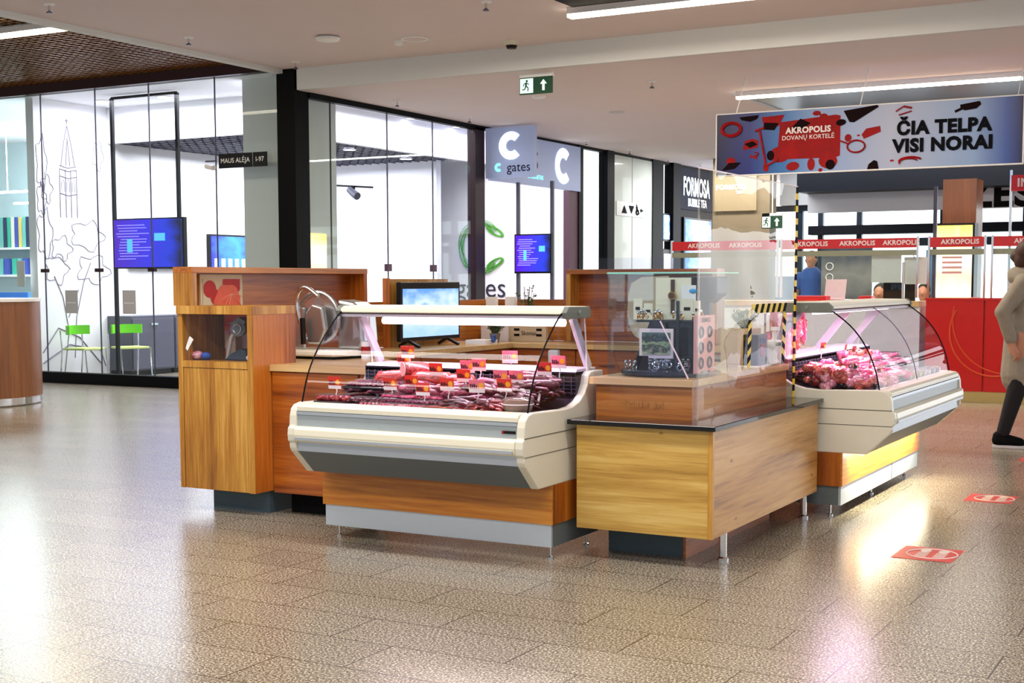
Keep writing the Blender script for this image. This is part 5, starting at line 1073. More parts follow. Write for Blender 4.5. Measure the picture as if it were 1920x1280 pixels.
obj('post', B((jx + .1, jy - .1, .94), (jx + .115, jy - .085, 1.3)), 'teal_black', t)
t = thing('glass_showcase', 'clear glass box over the jewellery stand with green edges', 'showcase', (-2.78, 6.9, .908))
gx0, gx1, gy0, gy1, gz = -3.02, -2.52, 6.45, 7.05, 1.442
for a, b in (((gx0, gy0, .908), (gx1, gy0 + .004, gz)), ((gx0, gy1, .908), (gx1, gy1 + .004, gz)), ((gx0, gy0 + .005, .908), (gx0 + .004, gy1 - .001, gz))): obj('pane', B(a, b), 'shop_glass', t)
mat('glass_edge', (150, 226, 200), .2, spec=.8)
obj('top_pane', B((gx0, gy0, gz), (gx1, gy1, gz + .006)), 'shop_glass', t)
mb = MB().bar((gx0, gy0, gz + .003), (gx1, gy0, gz + .003), .006).bar((gx0, gy1, gz + .003), (gx1, gy1, gz + .003), .006).bar((gx0, gy0, gz), (gx0, gy1, gz), .006)
obj('edges', mb, 'glass_edge', t)
obj('acrylic_wedge', MB().prism([(jx - .06, .91), (jx + .22, .91), (jx + .06, 1.2), (jx + .03, 1.2)], 6.418, 6.422, 'y'), 'case_glass', t)
obj('wedge_edge', MB().bar((jx + .225, 6.42, .91), (jx + .07, 6.42, 1.2), .006), 'fat_white', t)
t = thing('photo_frame', 'white framed greenish portrait photo in the jewellery stand', 'photo frame', (jx + .0, jy - .06, .98))
obj('frame', B((jx - .11, jy - .09, 1.0), (jx + .08, jy - .08, 1.155)), 'fat_white', t); obj('photo', B((jx - .095, jy - .093, 1.02), (jx + .065, jy - .09, 1.135)), 'photo_print', t)
obj('support', B((jx - .02, jy - .08, .942), (jx - .01, jy - .03, 1.02)), 'steel', t)
rnd = random.Random(12)
ring_src = None
lab = {0: 'silver ring with a stone on the lower jewellery tray', 1: 'gold piece of jewellery on the upper glass shelf'}
def jewel(x, y, z, gold, s):
    t = thing('ring' if not gold else 'brooch', lab[gold], 'ring' if not gold else 'brooch', (x, y, z), ['rings on the lower jewellery tray', 'gold jewellery on the upper shelf'][gold])
    rr = Matrix.Rotation(rnd.uniform(0, PI), 3, 'Z') @ Matrix.Rotation(PI / 2 + rnd.uniform(-.4, .4), 3, 'X')
    obj('band', MB().torus((0, 0, .011), .011 * s, .0026 * s, rr, 12, 5), 'gold' if gold else 'gem_silver', t, world=False, smooth=True); obj('stone', MB().ball((0, 0, .026 * s), .0075 * s, 8, 6), 'gem_silver', t, world=False)
for i in range(34):
    a = -PI * rnd.uniform(.02, .98); q = rnd.uniform(.1, .22); jewel(jx + q * math.cos(a), jy + q * math.sin(a) * .9, .94 + rnd.uniform(0, .05) * (1 - q / .25), 0, 1.25)
for i in range(26): jewel(jx + rnd.uniform(-.19, .2), jy + rnd.uniform(-.07, .1), 1.2 + rnd.uniform(0, .02), 1, 1.2)
single('phone_card', B((jx - .06, jy - .235, .945), (jx - .0, jy - .225, 1.02)), 'matte_black', 'black card standing in front of the silver rings', 'card')
t = thing('watch_card', 'tall white card carrying a brown wristwatch', 'watch', (jx + .02, jy + .1, 1.2))
obj('card', B((jx - .1, jy + .1, 1.2), (jx + .1, jy + .11, 1.42)), 'card', t)
obj('strap', B((jx - .01, jy + .09, 1.23), (jx + .01, jy + .098, 1.41)), 'hair_brown', t); obj('watch_case', MB().tube([(jx, jy + .095, 1.325), (jx, jy + .08, 1.325)], .022, 20), 'gold', t); obj('dial', MB().tube([(jx, jy + .081, 1.325), (jx, jy + .078, 1.325)], .016, 20), 'hair_brown', t)
t = thing('hook_stand', 'white leaflet with a blue oval emblem beside the watch card', 'leaflet', (jx + .13, jy + .08, 1.2))
obj('leaflet', B((jx + .06, jy + .07, 1.2), (jx + .14, jy + .075, 1.38)), 'white', t); obj('emblem', MB().ball((jx + .125, jy + .068, 1.35), (.022, .004, .012), 14, 8), 'label_blue', t)
for i, (dx, w_, h_, l) in enumerate(((-.16, .05, .11, 'cream price card at the left end of the upper shelf'), (-.1, .05, .085, 'cream price card second from the left on the upper shelf'), (.12, .07, .11, 'cream price card right of the blue emblem leaflet'), (.175, .035, .1, 'cream price card next to the shield edge'))):
    t = thing('price_card', l, 'price card', (jx + dx, jy - .0, 1.2)); obj('card', B((jx + dx - w_ / 2, jy, 1.2), (jx + dx + w_ / 2, jy + .006, 1.2 + h_)), 'card', t); obj('print', B((jx + dx - w_ * .25, jy - .002, 1.2 + h_ * .45), (jx + dx + w_ * .25, jy, 1.2 + h_ * .6)), 'print_black', t)

# ================================================================== DELI CASES (local: x along the front, y depth, z up)
def smooth_pts(p, n=6):
    out = []
    for i in range(len(p) - 1):
        a = p[max(i - 1, 0)]; b = p[i]; c = p[i + 1]; d = p[min(i + 2, len(p) - 1)]
        for k in range(n):
            t = k / n; out.append(tuple(.5 * (2 * b[j] + (c[j] - a[j]) * t + (2 * a[j] - 5 * b[j] + 4 * c[j] - d[j]) * t * t + (3 * b[j] - a[j] - 3 * c[j] + d[j]) * t ** 3) for j in range(len(b))))
    out.append(tuple(p[-1])); return out
def deli_case(label, loc, rz, L, gpts, can, npanes, glow_under=False, badge=None):
    t = thing('deli_case', label, 'display case', loc, None, rz)
    W = dict(world=False)
    out = [(.145, .385), (.012, .51), (.0, .53), (.0, .556), (-.014, .566), (-.018, .60), (-.014, .636), (.0, .646), (.004, .70), (.014, .735), (.04, .757), (.085, .766), (.43, .757), (.52, .763), (.60, .785), (.655, .82), (.69, .865), (.705, .915), (.74, .932), (.88, .932), (.88, .385)]
    for a, b in ((0, .045), (L - .045, L)):
        e = obj('end_panel', MB().prism(out, a, b, 'x'), 'cream', t, bevel=.006, **W)
        xo = a - .001 if a == 0 else b + .001
        mb = MB(); mb.bar((xo, .0, .648), (xo, .86, .648), .002, .004); mb.bar((xo, .0, .556), (xo, .86, .556), .002, .003)
        obj('seam', mb, 'seam', e, **W)
    a, b = .045, L - .045
    obj('top_rail', MB().prism([(.012, .724), (.012, .748), (.03, .762), (.085, .766), (.12, .764), (.12, .724)], a, b, 'x'), 'cream_rail', t, bevel=.003, **W)
    obj('rail_strip', B((a, .008, .706), (b, .03, .722)), 'silver', t, **W)
    obj('front_panel', B((a, .014, .646), (b, .03, .706)), 'panel_grey', t, **W)
    bp_ = obj('bumper', MB().prism([(-.004, .562), (-.018, .575), (-.022, .60), (-.018, .63), (-.004, .644), (.03, .646), (.03, .56)], a, b, 'x'), 'cream_rail', t, bevel=.004, **W)
    obj('bumper_strip', B((a + .01, -.026, .574), (b - .01, -.016, .588)), 'silver', bp_, **W)
    obj('lower_panel', B((a, .012, .512), (b, .03, .56)), 'silver', t, **W)
    obj('under_panel', MB().prism([(.016, .511), (.15, .386), (.5, .386), (.5, .40), (.16, .40), (.03, .515)], a, b, 'x'), 'under_grey', t, **W)
    obj('rear_body', B((a, .64, .386), (b, .88, .93)), 'tub_dark', t, **W)
    obj('rear_sill', MB().prism([(.64, .925), (.66, .945), (.88, .945), (.88, .93), (.64, .9)], a, b, 'x'), 'strut_paint', t, bevel=.003, **W)
    obj('deck', MB().prism([(.122, .69), (.122, .735), (.43, .753), (.60, .782), (.64, .79), (.64, .69)], a, b, 'x'), 'tub_dark', t, **W)
    mb = MB()
    for k in range(30):
        x = a + (b - a) * (k + .5) / 30; mb.box((x - .002, .634, .81), (x + .002, .639, .91))
    for z in (.82, .84, .86, .88, .9): mb.box((a, .634, z), (b, .639, z + .003))
    obj('rear_grille', mb, 'cabinet_grey', t, **W)
    # base
    obj('wood_band', B((0.0, .285, .185), (L, .3, .386)), 'wood_case' if not glow_under else 'wood_case', t, bevel=.001, **W)
    obj('band_end', B((.0, .30, .185), (.018, .85, .386)), 'wood_red_v', t, **W); obj('band_end', B((L - .018, .30, .185), (L, .85, .386)), 'wood_red_v', t, **W)
    obj('plinth', B((.012, .295, .07), (L - .008, .31, .185)), 'plinth_metal', t, **W); obj('plinth_side', B((L - .02, .31, .07), (L - .008, .84, .185)), 'under_grey', t, **W); obj('plinth_side', B((.012, .31, .07), (.024, .84, .185)), 'under_grey', t, **W)
    if L > 1.6: obj('plinth_joint', B((L * .62, .293, .07), (L * .62 + .006, .296, .185)), 'cabinet_grey', t, **W)
    fx = (.06, L / 2, L - .06) if L > 1.6 else (.05, L - .05)
    for x in fx:
        for yy in (.37, .78): obj('foot', MB().lathe([(.017, 0), (.017, .008), (.007, .012), (.007, .075)], (x, yy, 0), 12), 'chrome', t, **W)
    # canopy with lamp
    c0, c1 = can
    obj('canopy', MB().prism([(c0 + .0, 1.236), (c0 + .004, 1.256), (c0 + .03, 1.27), (c1 - .03, 1.274), (c1, 1.262), (c1, 1.232), (c0 + .05, 1.226)], .0, L, 'x'), 'cream_rail', t, bevel=.003, **W)
    obj('canopy_underside', B((.02, c0 + .01, 1.212), (L - .02, c1 - .01, 1.226)), 'strut_paint', t, **W)
    if glow_under: obj('lamp_tube', MB().tube([(L * .05, c0 + .14, 1.206), (L * .95, c0 + .14, 1.206)], .007, 12), 'case_lamp', t, smooth=True, **W)
    else: obj('lamp_tube', MB().tube([(L * .17, c0 + .1, 1.19), (L * .96, c0 + .1, 1.19)], .019, 12), 'case_lamp', t, smooth=True, **W)
    for x in (-.006, L - .02):
        bk = obj('canopy_bracket', MB().prism([(c0 - .01, 1.245), (c0 + .02, 1.274), (c1, 1.272), (c1 + .015, 1.25), (c1 + .01, 1.212), (c0 + .0, 1.212)], x, x + .028, 'x'), 'bracket_grey', t, bevel=.003, **W)
        obj('bolt', MB().tube([(x - .003 if x < 0 else x + .03, (c0 + c1) / 2, 1.245), (x + .001 if x < 0 else x + .034, (c0 + c1) / 2, 1.245)], .012, 12), 'chrome', bk, **W)
        xs_ = .03 if x < 0 else L - .06
        obj('strut', MB().bar((xs_ + .012, c1 - .09, 1.215), (xs_ + .012, .80, .945), .05, .024, up=(1, 0, 0)), 'strut_paint', t, bevel=.003, **W)
    if L > 1.6: obj('strut', MB().bar((L * .56, c1 - .09, 1.215), (L * .56, .78, .945), .05, .024, up=(1, 0, 0)), 'strut_paint', t, bevel=.003, **W)
    # curved front glass
    for k in range(npanes):
        p0 = .03 + (L - .06) * k / npanes + (.003 if k else 0); p1 = .03 + (L - .06) * (k + 1) / npanes - (.003 if k < npanes - 1 else 0)
        g = obj('front_glass', MB().strip(smooth_pts(gpts), p0, p1, 'x'), 'case_glass', t, smooth=True, **W)
        if k: obj('glass_edge', MB().tube([(p0 - .003, q[0], q[1]) for q in smooth_pts(gpts, 3)], .003, 6), 'cabinet_grey', g, **W)
    for x in (.026, L - .026):
        sp_ = [(q[0], q[1]) for q in gpts] + [(c1 + .005, gpts[-1][1]), (.735, .93), (.70, .905), (.69, .87), (.655, .83), (.60, .79), (.52, .768), (.43, .762)]
        sg = obj('side_glass', MB().prism(sp_, x - .002, x + .002, 'x'), 'case_glass', t, **W)
        obj('glass_edge', MB().tube([(x, q[0] - .003, q[1]) for q in smooth_pts(gpts, 3)], .0042, 6), 'mall_black', sg, **W)
        obj('rear_edge', MB().tube([(x, c1 + .005, gpts[-1][1]), (x, .735, .935)], .004, 6), 'fat_white', sg, **W)
    if badge:
        bd = obj('maker_badge', B((L - .13, .011, .668), (L - .055, .014, .682)), 'black', t, **W); obj('badge_mark', B((L - .13, .0095, .668), (L - .117, .011, .682)), 'print_red', bd, **W)
    if glow_under:
        obj('under_lamp', MB().tube([(.1, .2, .372), (L - .1, .2, .372)], .008, 8), 'lamp_yellow', t, **W)
        l = area('under_case_lamp', (0, 0, 0), (L * .86, .03), 16, (1, .93, .68), rot=(math.radians(20), 0, 0)); l.parent = t; l.location = (L / 2, .2, .36)
    l = area('case_lamp', (0, 0, 0), (L * .85, .05), 9 if L < 1.6 else 12, (1, .70, .92)); l.parent = t; l.location = (L / 2, c0 + .1, 1.165)
    return t
L1, L2 = 1.42, 2.02
C1 = deli_case('left deli case full of sausages with curved front glass', (-4.52, 5.69, 0), 0, L1, [(.085, .766), (.12, .87), (.16, .95), (.225, 1.04), (.30, 1.12), (.39, 1.20), (.455, 1.245)], (.44, .70), 1, badge=True)
C2 = deli_case('right deli case full of pink meats with light glowing under it', (-1.893, 7.93, 0), PI / 2, L2, [(.085, .766), (.112, .885), (.165, 1.01), (.24, 1.115), (.315, 1.182), (.375, 1.225)], (.365, .66), 2, glow_under=True)

# ------------------------------------------------------------------ goods
def caseloc(c, u, p, z):
    if c == 1: return Vector((-4.52 + u, 5.69 + p, z))
    return Vector((-1.893 - p, 7.93 + u, z))
CR = {1: 0, 2: PI / 2}
def deckz(p): return .735 + max(0, min(1, (p - .12) / .31)) * .018 + max(0, min(1, (p - .43) / .17)) * .029
def sausage_mesh(name, length, r, bend=.15, m='sausage_dark', wob=0.0, n=9, seed=0):
    rnd = random.Random(seed); pts = []; rs = []
    for i in range(n):
        k = i / (n - 1); s = math.sin(PI * k); pts.append(((k - .5) * length, bend * length * (s - .5), 0 + wob * rnd.uniform(-.3, .3) * r))
        e = min(k, 1 - k); rs.append(r * (min(1, .35 + e * 6) if e < .12 else 1 + wob * rnd.uniform(-.18, .18)))
    rs[0] = rs[-1] = r * .25
    mb = MB().tube(pts, rs, 10)
    me = bpy.data.meshes.new(name); me.from_pydata(mb.v, [], mb.f); me.update()
    for p in me.polygons: p.use_smooth = True
    me.materials.append(M[m]); return me
SRC = {}
def goods(name, me, c, u, p, z, rot, label, group=None, cat=None, tilt=(0, 0), scale=1):
    o = bpy.data.objects.new(name, me); COL.objects.link(o); z = max(z, deckz(p) + .012) if p < .62 else z; l = caseloc(c, u, p, z); o.location = l
    o.rotation_euler = Euler((tilt[0], tilt[1], CR[c] + rot)); o.scale = (scale,) * 3
    return tag(o, label, cat or name.replace('_', ' '), group)
thin = [sausage_mesh('sausage', .17, .0115, .12, m, .5, seed=i) for i, m in enumerate(('sausage_dark', 'sausage_red', 'sausage_purple'))]
link = [sausage_mesh('sausage', .16, .019, .16, m, .2, seed=i) for i, m in enumerate(('sausage_purple', 'sausage_dark', 'sausage_red'))]
thick = [sausage_mesh('sausage', .24, .027, .05, m, .35, seed=i + 4) for i, m in enumerate(('sausage_dark', 'sausage_purple', 'sausage_dark'))]
ham = [sausage_mesh('ham', .27, .05, .03, m, .25, seed=i + 8) for i, m in enumerate(('ham_red', 'sausage_red'))]
pinkl = [sausage_mesh('sausage', .15, .017, .2, m, .15, seed=i) for i, m in enumerate(('meat_pink', 'meat_light', 'meat_orange'))]
pinkt = [sausage_mesh('sausage', .34, .028, .02, m, .1, seed=i) for i, m in enumerate(('meat_pink', 'meat_orange', 'meat_light'))]
chunk = [sausage_mesh('smoked_meat', .15, .038, .1, m, .6, seed=i + 20) for i, m in enumerate(('meat_light', 'meat_orange', 'meat_pink', 'sausage_red'))]
rnd = random.Random(21)
U = rnd.uniform
# case 1
def heap(n, srcs, c, u0, u1, p0, p1, h, ang, label, group, cat='sausage', name='sausage', sc=(.9, 1.1), tilt=.15):
    for i in range(n):
        u, p = U(u0, u1), U(p0, p1)
        goods(name, srcs[i % len(srcs)], c, u, p, deckz(p) + .012 + (U(0, 1) ** .7) * (h + max(0, p - .14) * .14), U(*ang), label, group, cat=cat, tilt=(0, U(-tilt, tilt)), scale=U(*sc))
heap(34, [thin[0], thin[1]], 1, .92, 1.2, .15, .26, .04, (-.7, .7), 'thin dried sausage in the heap at the front of the left deli case', 'thin dried sausages at the front')
heap(14, [thin[2], thin[0]], 1, .45, .85, .27, .33, .03, (-.4, .4), 'thin dried sausage under the middle price tags of the left deli case', 'thin dried sausages in the middle')
heap(34, [link[0], link[1], link[0]], 1, .5, 1.04, .30, .46, .06, (-.2, .9), 'plump purple sausage link in the middle of the left deli case', 'plump sausage links', tilt=.3, sc=(.9, 1.15))
heap(20, [link[1], link[0]], 1, .72, 1.12, .46, .56, .06, (-.4, .6), 'dark sausage link behind the middle price tags of the left deli case', 'dark sausage links at the back', tilt=.3)
heap(18, [thick[0], thick[2], thick[1]], 1, .96, 1.25, .42, .58, .07, (-.25, .25), 'thick dark smoked sausage at the right end of the left deli case', 'thick dark sausages')
heap(34, [thin[0], link[1]], 1, 1.14, 1.3, .24, .44, .08, (-.6, .6), 'almost black sausage against the right end panel of the left deli case', 'black sausages at the right end', tilt=.3, sc=(.75, .95))
heap(16, [link[1], thin[0]], 1, 1.2, 1.34, .36, .58, .07, (-.5, .5), 'almost black sausage against the right end panel of the left deli case', 'black sausages at the right end', tilt=.3, sc=(.7, .85))
heap(22, [thin[0], thin[2], link[1]], 1, .12, .5, .3, .52, .03, (-.6, .6), 'dark sausage in the heap at the left rear of the left deli case', 'dark sausages at the left rear', sc=(.8, 1))
goods('ham', ham[0], 1, .36, .50, .875, .35, 'dark red smoked ham left of the cut sausage', None, tilt=(0, -.1)); goods('ham', ham[1], 1, .58, .49, .87, .15, 'big red smoked ham right of the cut sausage')
goods('ham', ham[1], 1, .74, .52, .87, -.1, 'pale brown smoked loin behind the middle price tags', scale=.8)
t = thing('cut_sausage', 'thick sausage with a pink cut face on top of the hams', 'sausage', caseloc(1, .45, .5, .91))
cp = caseloc(1, .43, .45, .93); obj('casing', MB().tube([cp, cp + Vector((.06, .09, -.005)), cp + Vector((.12, .17, -.02))], [.041, .043, .03], 18), 'sausage_red', t, smooth=True)
obj('cut_face', MB().tube([cp + Vector((-.001, -.0015, 0)), cp + Vector((-.0035, -.005, 0))], .039, 18), 'ham_pink', t)
def pack(c, u, p, z, w_, d_, h_, m_, label, rot=0, film='clear_plastic', group=None):
    z = max(z, deckz(p) + .006 + .006 * (random.random())) + max(0, p - .2) * .1; l = caseloc(c, u, p, z); t = thing('meat_pack', label, 'pack', l, group, CR[c] + rot)
    obj('tray', MB().prism([(-w_ / 2, -d_ / 2), (w_ / 2, -d_ / 2), (w_ / 2, d_ / 2), (-w_ / 2, d_ / 2)], 0, h_ * .4, 'z'), 'tray_black' if m_ != 'fat_white' else 'fat_white', t, bevel=.004, world=False)
    mb = MB(); n = 6
    for k in range(n): mb.ball((-w_ * .4 + w_ * .8 * k / (n - 1), (k % 2 - .5) * d_ * .1, h_ * .6), (w_ * .09, d_ * .4, h_ * .35), 10, 6)
    obj('meat', mb, m_, t, smooth=True, world=False); obj('film', B((-w_ / 2 + .004, -d_ / 2 + .004, h_ * .98), (w_ / 2 - .004, d_ / 2 - .004, h_)), film, t, world=False)
    return t
pack(1, .15, .2, .735, .19, .12, .055, 'ham_red', 'black tray of dark meat at the left front of the left deli case', .05); pack(1, .35, .19, .735, .17, .12, .05, 'sausage_dark', 'second black tray, right of the first at the left front', -.05)
single('product_box', B(caseloc(1, .05, .12, .74), caseloc(1, .34, .15, .754)), 'label_green', 'flat green printed card under the black trays', 'card')
for i in range(14): pack(1, .42 + .062 * (i % 7), .16 + .06 * (i % 3), .745 + .014 * (i % 3), .13, .09, .03, ('meat_light', 'sausage_purple', 'meat_pink')[i % 3], 'flat vacuum pack of sliced meat left of centre in the left deli case', U(-.5, .5), group='flat vacuum packs')
for i in range(7): pack(1, .2 + .09 * (i % 5), .36 + .08 * (i % 2), .81, .14, .1, .035, 'sausage_purple', 'vacuum pack of purple sausage behind the flat packs', U(-.4, .4), group='purple sausage packs')
t = thing('sliced_meat_tray', 'shallow blue-black tray with a yellow label at the front centre', 'tray', caseloc(1, .86, .15, .746)); c_ = caseloc(1, .86, .15, .746)
obj('tray', B(c_ + Vector((-.09, -.05, 0)), c_ + Vector((.09, .05, .022))), 'tray_black', t, bevel=.004); obj('meat', B(c_ + Vector((-.08, -.045, .022)), c_ + Vector((.08, .045, .027))), 'meat_orange', t); obj('label', B(c_ + Vector((-.04, -.052, .006)), c_ + Vector((.02, -.05, .016))), 'tag_orange', t)
mb = MB()
for i in range(18): mb.ball(tuple(caseloc(1, .86 + U(-.05, .05), .27 + U(-.03, .03), .775 + U(0, .025))), .012, 8, 6)
single('bean_heap', mb, 'bean', 'small heap of pale beans beside the middle price tag', 'beans', smooth=True)
t = thing('nut_tub', 'round clear tub of brown crackling at the right front corner', 'tub', caseloc(1, 1.28, .19, .755)); c_ = caseloc(1, 1.28, .19, .758)
obj('contents', MB().lathe([(.062, 0), (.072, .02), (.075, .045), (.06, .06)], c_, 24), 'jar_nuts', t, smooth=True); obj('tub', MB().lathe([(.066, -.003), (.078, .03), (.08, .062), (.06, .072), (.02, .076)], c_, 24), 'clear_plastic', t, smooth=True); obj('rim', MB().torus(c_ + Vector((0, 0, .04)), .08, .003, None, 24), 'fat_white', t, smooth=True)
for i in range(7): goods('dried_meat', thin[1], 1, U(1.0, 1.2), U(.13, .2), .765 + U(0, .02), U(-1.2, 1.2), 'orange red curled meat strip left of the clear tub', 'curled meat strips', cat='dried meat', scale=.6)
# price tags
def price_tag(c, u, p, z, label, s=1.0, rot=0, lean=-.15):
    t = thing('price_tag', label, 'price tag', caseloc(c, u, p, z), 'price tags in the %s deli case' % ('left', 'right')[c - 1], CR[c] + rot)
    w_, h_ = .084 * s, .066 * s
    def Q(x, z_, d=0): return (x, -lean * z_ * -1 - d, z_)
    def card(x0, z0, x1, z1, d): return MB().poly([Q(x0, z0, d), Q(x1, z0, d), Q(x1, z1, d), Q(x0, z1, d)])
    ct = obj('card', card(-w_ / 2, .03, w_ / 2, .03 + h_, 0), 'tag_washed_out' if ('pink' in label or 'pale' in label) else 'tag_red', t, world=False, solid=.0015)
    obj('white_strip', card(-w_ / 2, .03, w_ / 2, .03 + h_ * .28, .002), 'tag_white', ct, world=False)
    obj('orange_disc', MB().poly([Q(w_ * .28 + w_ * .17 * math.cos(a * PI / 6), .03 + h_ * .56 + w_ * .17 * math.sin(a * PI / 6), .003) for a in range(12)]), 'tag_orange', ct, world=False)  # orange circle printed on the card
    mb = MB()
    for k, hh in enumerate((.34, .3, .34, .22)): mb.poly([Q(-w_ * .42 + k * w_ * .12, .03 + h_ * .34, .003), Q(-w_ * .34 + k * w_ * .12, .03 + h_ * .34, .003), Q(-w_ * .34 + k * w_ * .12, .03 + h_ * (.34 + hh), .003), Q(-w_ * .42 + k * w_ * .12, .03 + h_ * (.34 + hh), .003)])
    obj('figures', mb, 'tag_ink', ct, world=False)
    obj('stem', MB().tube([(0, .004, -.02), (0, .003, .0), (.006, .004, .02), (0, .002, .034)], .003, 6), 'tag_white', t, world=False)
mat('tag_washed_out', (240, 120, 140), .4)  # red card washed out by strong light, painted in as pink
tags = [(.16, .2, .79, 'red price tag on the black trays at the left front', 0), (.34, .60, .9, 'white price tag fixed at the rear left of the left deli case', .1), (.47, .44, .95, 'price tag standing on the cut sausage', 0), (.47, .27, .79, 'red price tag over the flat vacuum packs, left one', 0), (.56, .34, .80, 'price tag between the purple packs and the red ham', 0),
        (.72, .2, .775, 'red price tag behind the shallow tray', 0), (.63, .47, .86, 'price tag standing on the big red ham', 0), (.79, .53, .875, 'pale price tag at the back centre of the left deli case', .1), (.88, .5, .89, 'red price tag at the back centre, right of the pale one', 0), (.87, .36, .84, 'red price tag over the plump links', 0),
        (.83, .26, .80, 'red price tag beside the bean heap', 0), (1.03, .22, .80, 'pale tilted price tag over the curled strips', .2), (1.02, .58, .93, 'pale tilted price tag highest at the back right', .3), (1.08, .38, .84, 'pink price tag left of the black glass edge', 0), (1.16, .40, .84, 'pink price tag right beside its twin over the dark sausages', 0),
        (1.18, .24, .81, 'red price tag over the round clear tub', 0), (1.27, .5, .88, 'red price tag at the right among thick dark sausages', 0), (1.3, .6, .91, 'pink price tag in the far right rear corner', 0)]
for u, p, z, l, r in tags: price_tag(1, u, p, z + .012, l, 1.0, r)
single('scoop', MB().bar(caseloc(1, 1.3, .36, .78), caseloc(1, 1.3, .39, .84), .012, .004), 'fat_white', 'short pale clip at the right end panel of the left deli case', 'clip')

# case 2
heap(76, [chunk[0], chunk[1], chunk[2]], 2, .08, .62, .15, .46, .06, (-1.6, 1.6), 'pale pink meat piece at the near front of the right deli case', 'pale meat pieces', 'smoked meat', 'smoked_meat', (.6, .9))
for i in range(7): pack(2, .12, .16 + .065 * i, .76, .1, .06, .04, ('sausage_dark', 'meat_orange')[i % 2], 'dark tied meat pack along the near end panel of the right deli case', U(-.3, .3) + PI / 2, group='packs at the near end')
heap(44, [chunk[1], chunk[0]], 2, .07, .3, .16, .6, .05, (-1.6, 1.6), 'orange pink meat piece beside the near end panel of the right deli case', 'meat pieces at the near end', 'smoked meat', 'smoked_meat', (.55, .8))
for i in range(9): goods('sausage', pinkt[i % 2], 2, .55 + U(-.1, .3), .40 + .03 * (i % 4), deckz(.45) + .07 + .035 * (i // 4), U(-.12, .12), 'long pink cooked sausage across the middle of the right deli case', 'long pink sausages')
heap(60, [pinkl[0], pinkl[1], pinkl[0]], 2, .35, 1.0, .17, .42, .06, (-1.6, 1.6), 'short pink frankfurter in the heap of the right deli case', 'pink frankfurters', tilt=.3, sc=(.9, 1.2))
heap(60, chunk, 2, .1, 1.7, .42, .58, .07, (-1.6, 1.6), 'smoked meat piece along the rear of the right deli case', 'smoked pieces at the rear', 'smoked meat', 'smoked_meat', (.6, .9))
for i in range(12): pack(2, .95 + .075 * i, .36 + .1 * (i % 2), .81 + .02 * (i % 2), .12, .16, .045, ('meat_light', 'fat_white', 'meat_pink')[i % 3], 'white wrapped meat pack in the far half of the right deli case', U(-.3, .3), group='wrapped packs')
for i in range(7): pack(2, .12 + .12 * i, .155, .745, .12, .07, .03, 'sausage_dark', 'dark vacuum pack along the near front edge of the right deli case', U(-.2, .2), group='dark packs at the front')
def tub(u, p, m_, label, z=.75):
    z = deckz(p) + .006; c_ = caseloc(2, u, p, z); t = thing('deli_tub', label, 'tub', c_)
    obj('contents', MB().lathe([(.05, 0), (.055, .04), (.045, .05)], c_, 18), m_, t, smooth=True); obj('tub', MB().lathe([(.054, -.002), (.06, .05), (.055, .058), (.02, .06)], c_, 18), 'clear_plastic', t, smooth=True)
for i, (u, m_, l) in enumerate(((.98, 'jar_nuts', 'clear tub of brown spread at the joint of the two curved panes'), (1.12, 'olive', 'clear tub of green olives, nearest'), (1.26, 'olive', 'clear tub of green olives, middle'), (1.40, 'olive', 'clear tub of green olives, farthest'), (1.54, 'shirt_white', 'clear tub of pale salad right of the olives'), (1.68, 'jar_nuts', 'clear tub of brown pate near the far end'), (1.84, 'sausage_dark', 'clear tub of dark red jelly at the far end of the right deli case'))): tub(u, .17, m_, l)
for i in range(6): tub(1.05 + .13 * i, .29, ('fat_white', 'olive', 'meat_light')[i % 3], ['second row tub of white spread', 'second row tub of olives', 'second row tub of pink salad', 'second row tub of white cheese', 'second row tub of olives near the far end', 'second row tub of pink spread at the far end'][i] + ' in the right deli case', .78)
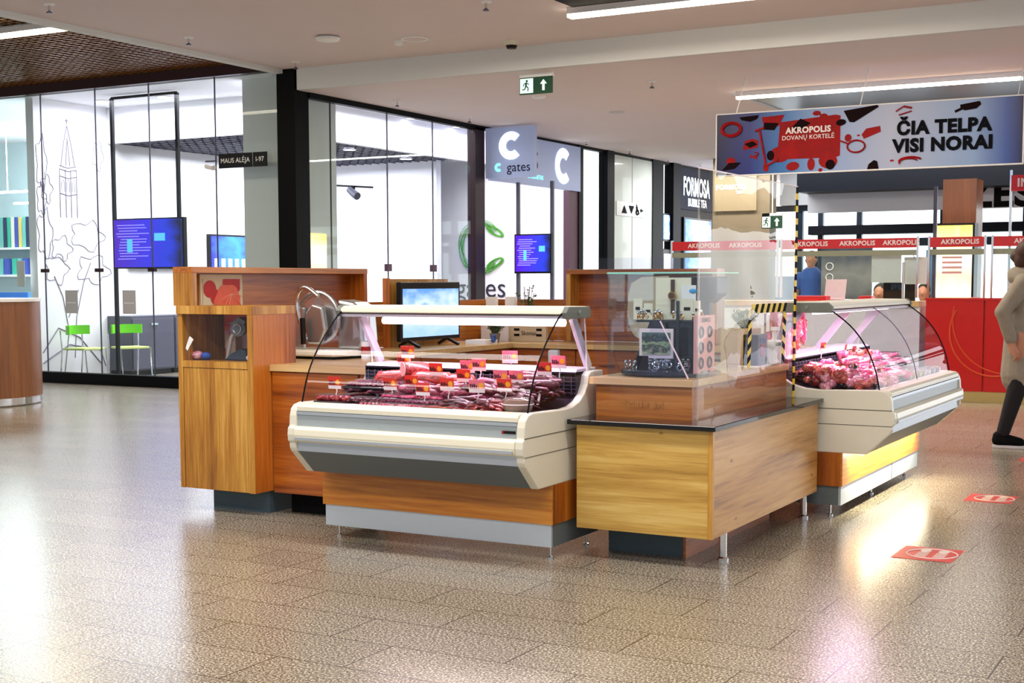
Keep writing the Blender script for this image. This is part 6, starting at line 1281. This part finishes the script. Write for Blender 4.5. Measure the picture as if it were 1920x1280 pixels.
# hanging smoked ribs behind the near end
t = thing('hanging_rail', 'steel rail with hooks over the rear of the right deli case', 'rail', caseloc(2, .5, .78, .945))
a_, b_ = caseloc(2, .08, .80, 1.2), caseloc(2, .7, .80, 1.2); obj('rail', MB().bar(a_, b_, .007), 'chrome', t)
for u in (.09, .69): obj('post', MB().bar(caseloc(2, u, .80, .945), caseloc(2, u, .80, 1.2), .01), 'chrome', t)
for i in range(34): goods('smoked_rib', (chunk + pinkt)[(i * 2) % 7], 2, U(.1, .66), .77 + U(-.07, .03), 1.06 + U(-.06, .06), 0, 'smoked pork rib hanging behind the near end of the right deli case', 'hanging smoked meats', cat='smoked meat', tilt=(U(-.3, .3), PI / 2 + U(-.3, .3)), scale=U(.65, 1))
for i, (u, p, z, l) in enumerate(((.2, .3, .83, 'price tag over the pale meat pieces, nearest'), (.36, .42, .86, 'price tag in front of the long pink sausages'), (.62, .3, .84, 'price tag among the frankfurters'), (.8, .45, .9, 'price tag behind the frankfurters'), (.55, .58, .93, 'price tag at the rear under the hanging ribs'), (1.0, .56, .9, 'price tag at the rear centre of the right case'), (1.3, .5, .86, 'price tag on the white wrapped packs'), (.45, .2, .8, 'price tag over the dark front packs'))): price_tag(2, u, p, z, l, .8, U(-.2, .2))
single('black_jar', MB().lathe([(.03, 0), (.035, .05), (.03, .08), (.016, .09), (.016, .1)], caseloc(2, .33, .32, .80), 16), 'tray_black', 'small black jar among the pink meats', 'jar', smooth=True)

# ------------------------------------------------------------------ floor stickers
def sticker(x0, x1, y0, y1, label):
    t = thing('floor_sticker', label, 'floor sticker', ((x0 + x1) / 2, (y0 + y1) / 2, 0))
    s = obj('sheet', B((x0, y0, .0005), (x1, y1, .002)), 'red_sticker', t); cx, cy = (x0 + x1) / 2 + .02, (y0 + y1) / 2
    R_ = min(x1 - x0, y1 - y0) * .42
    mb = MB().torus((cx, cy, .003), R_, .004, None, 28, 4)
    for sg in (-1, 1):
        for k in range(7): mb.box((cx + sg * .045 - .028, cy - .085 + k * .018, .0022), (cx + sg * .045 + .028, cy - .077 + k * .018, .0032))
        mb.poly([(cx + sg * .045 + .028 * math.cos(a * PI / 5), cy + .075 + .045 * math.sin(a * PI / 5), .003) for a in range(10)])
    obj('footprints', mb, 'sticker_white', s)
sticker(-1.64, -1.34, 6.90, 7.24, 'red floor sticker with footprints nearest the oak counter')
sticker(-1.67, -1.38, 8.92, 9.245, 'red floor sticker with footprints in front of the right deli case')
sticker(-1.67, -1.38, 11.1, 11.4, 'red floor sticker at the right edge beside the walking person')
bpy.data.objects.remove(_fo)
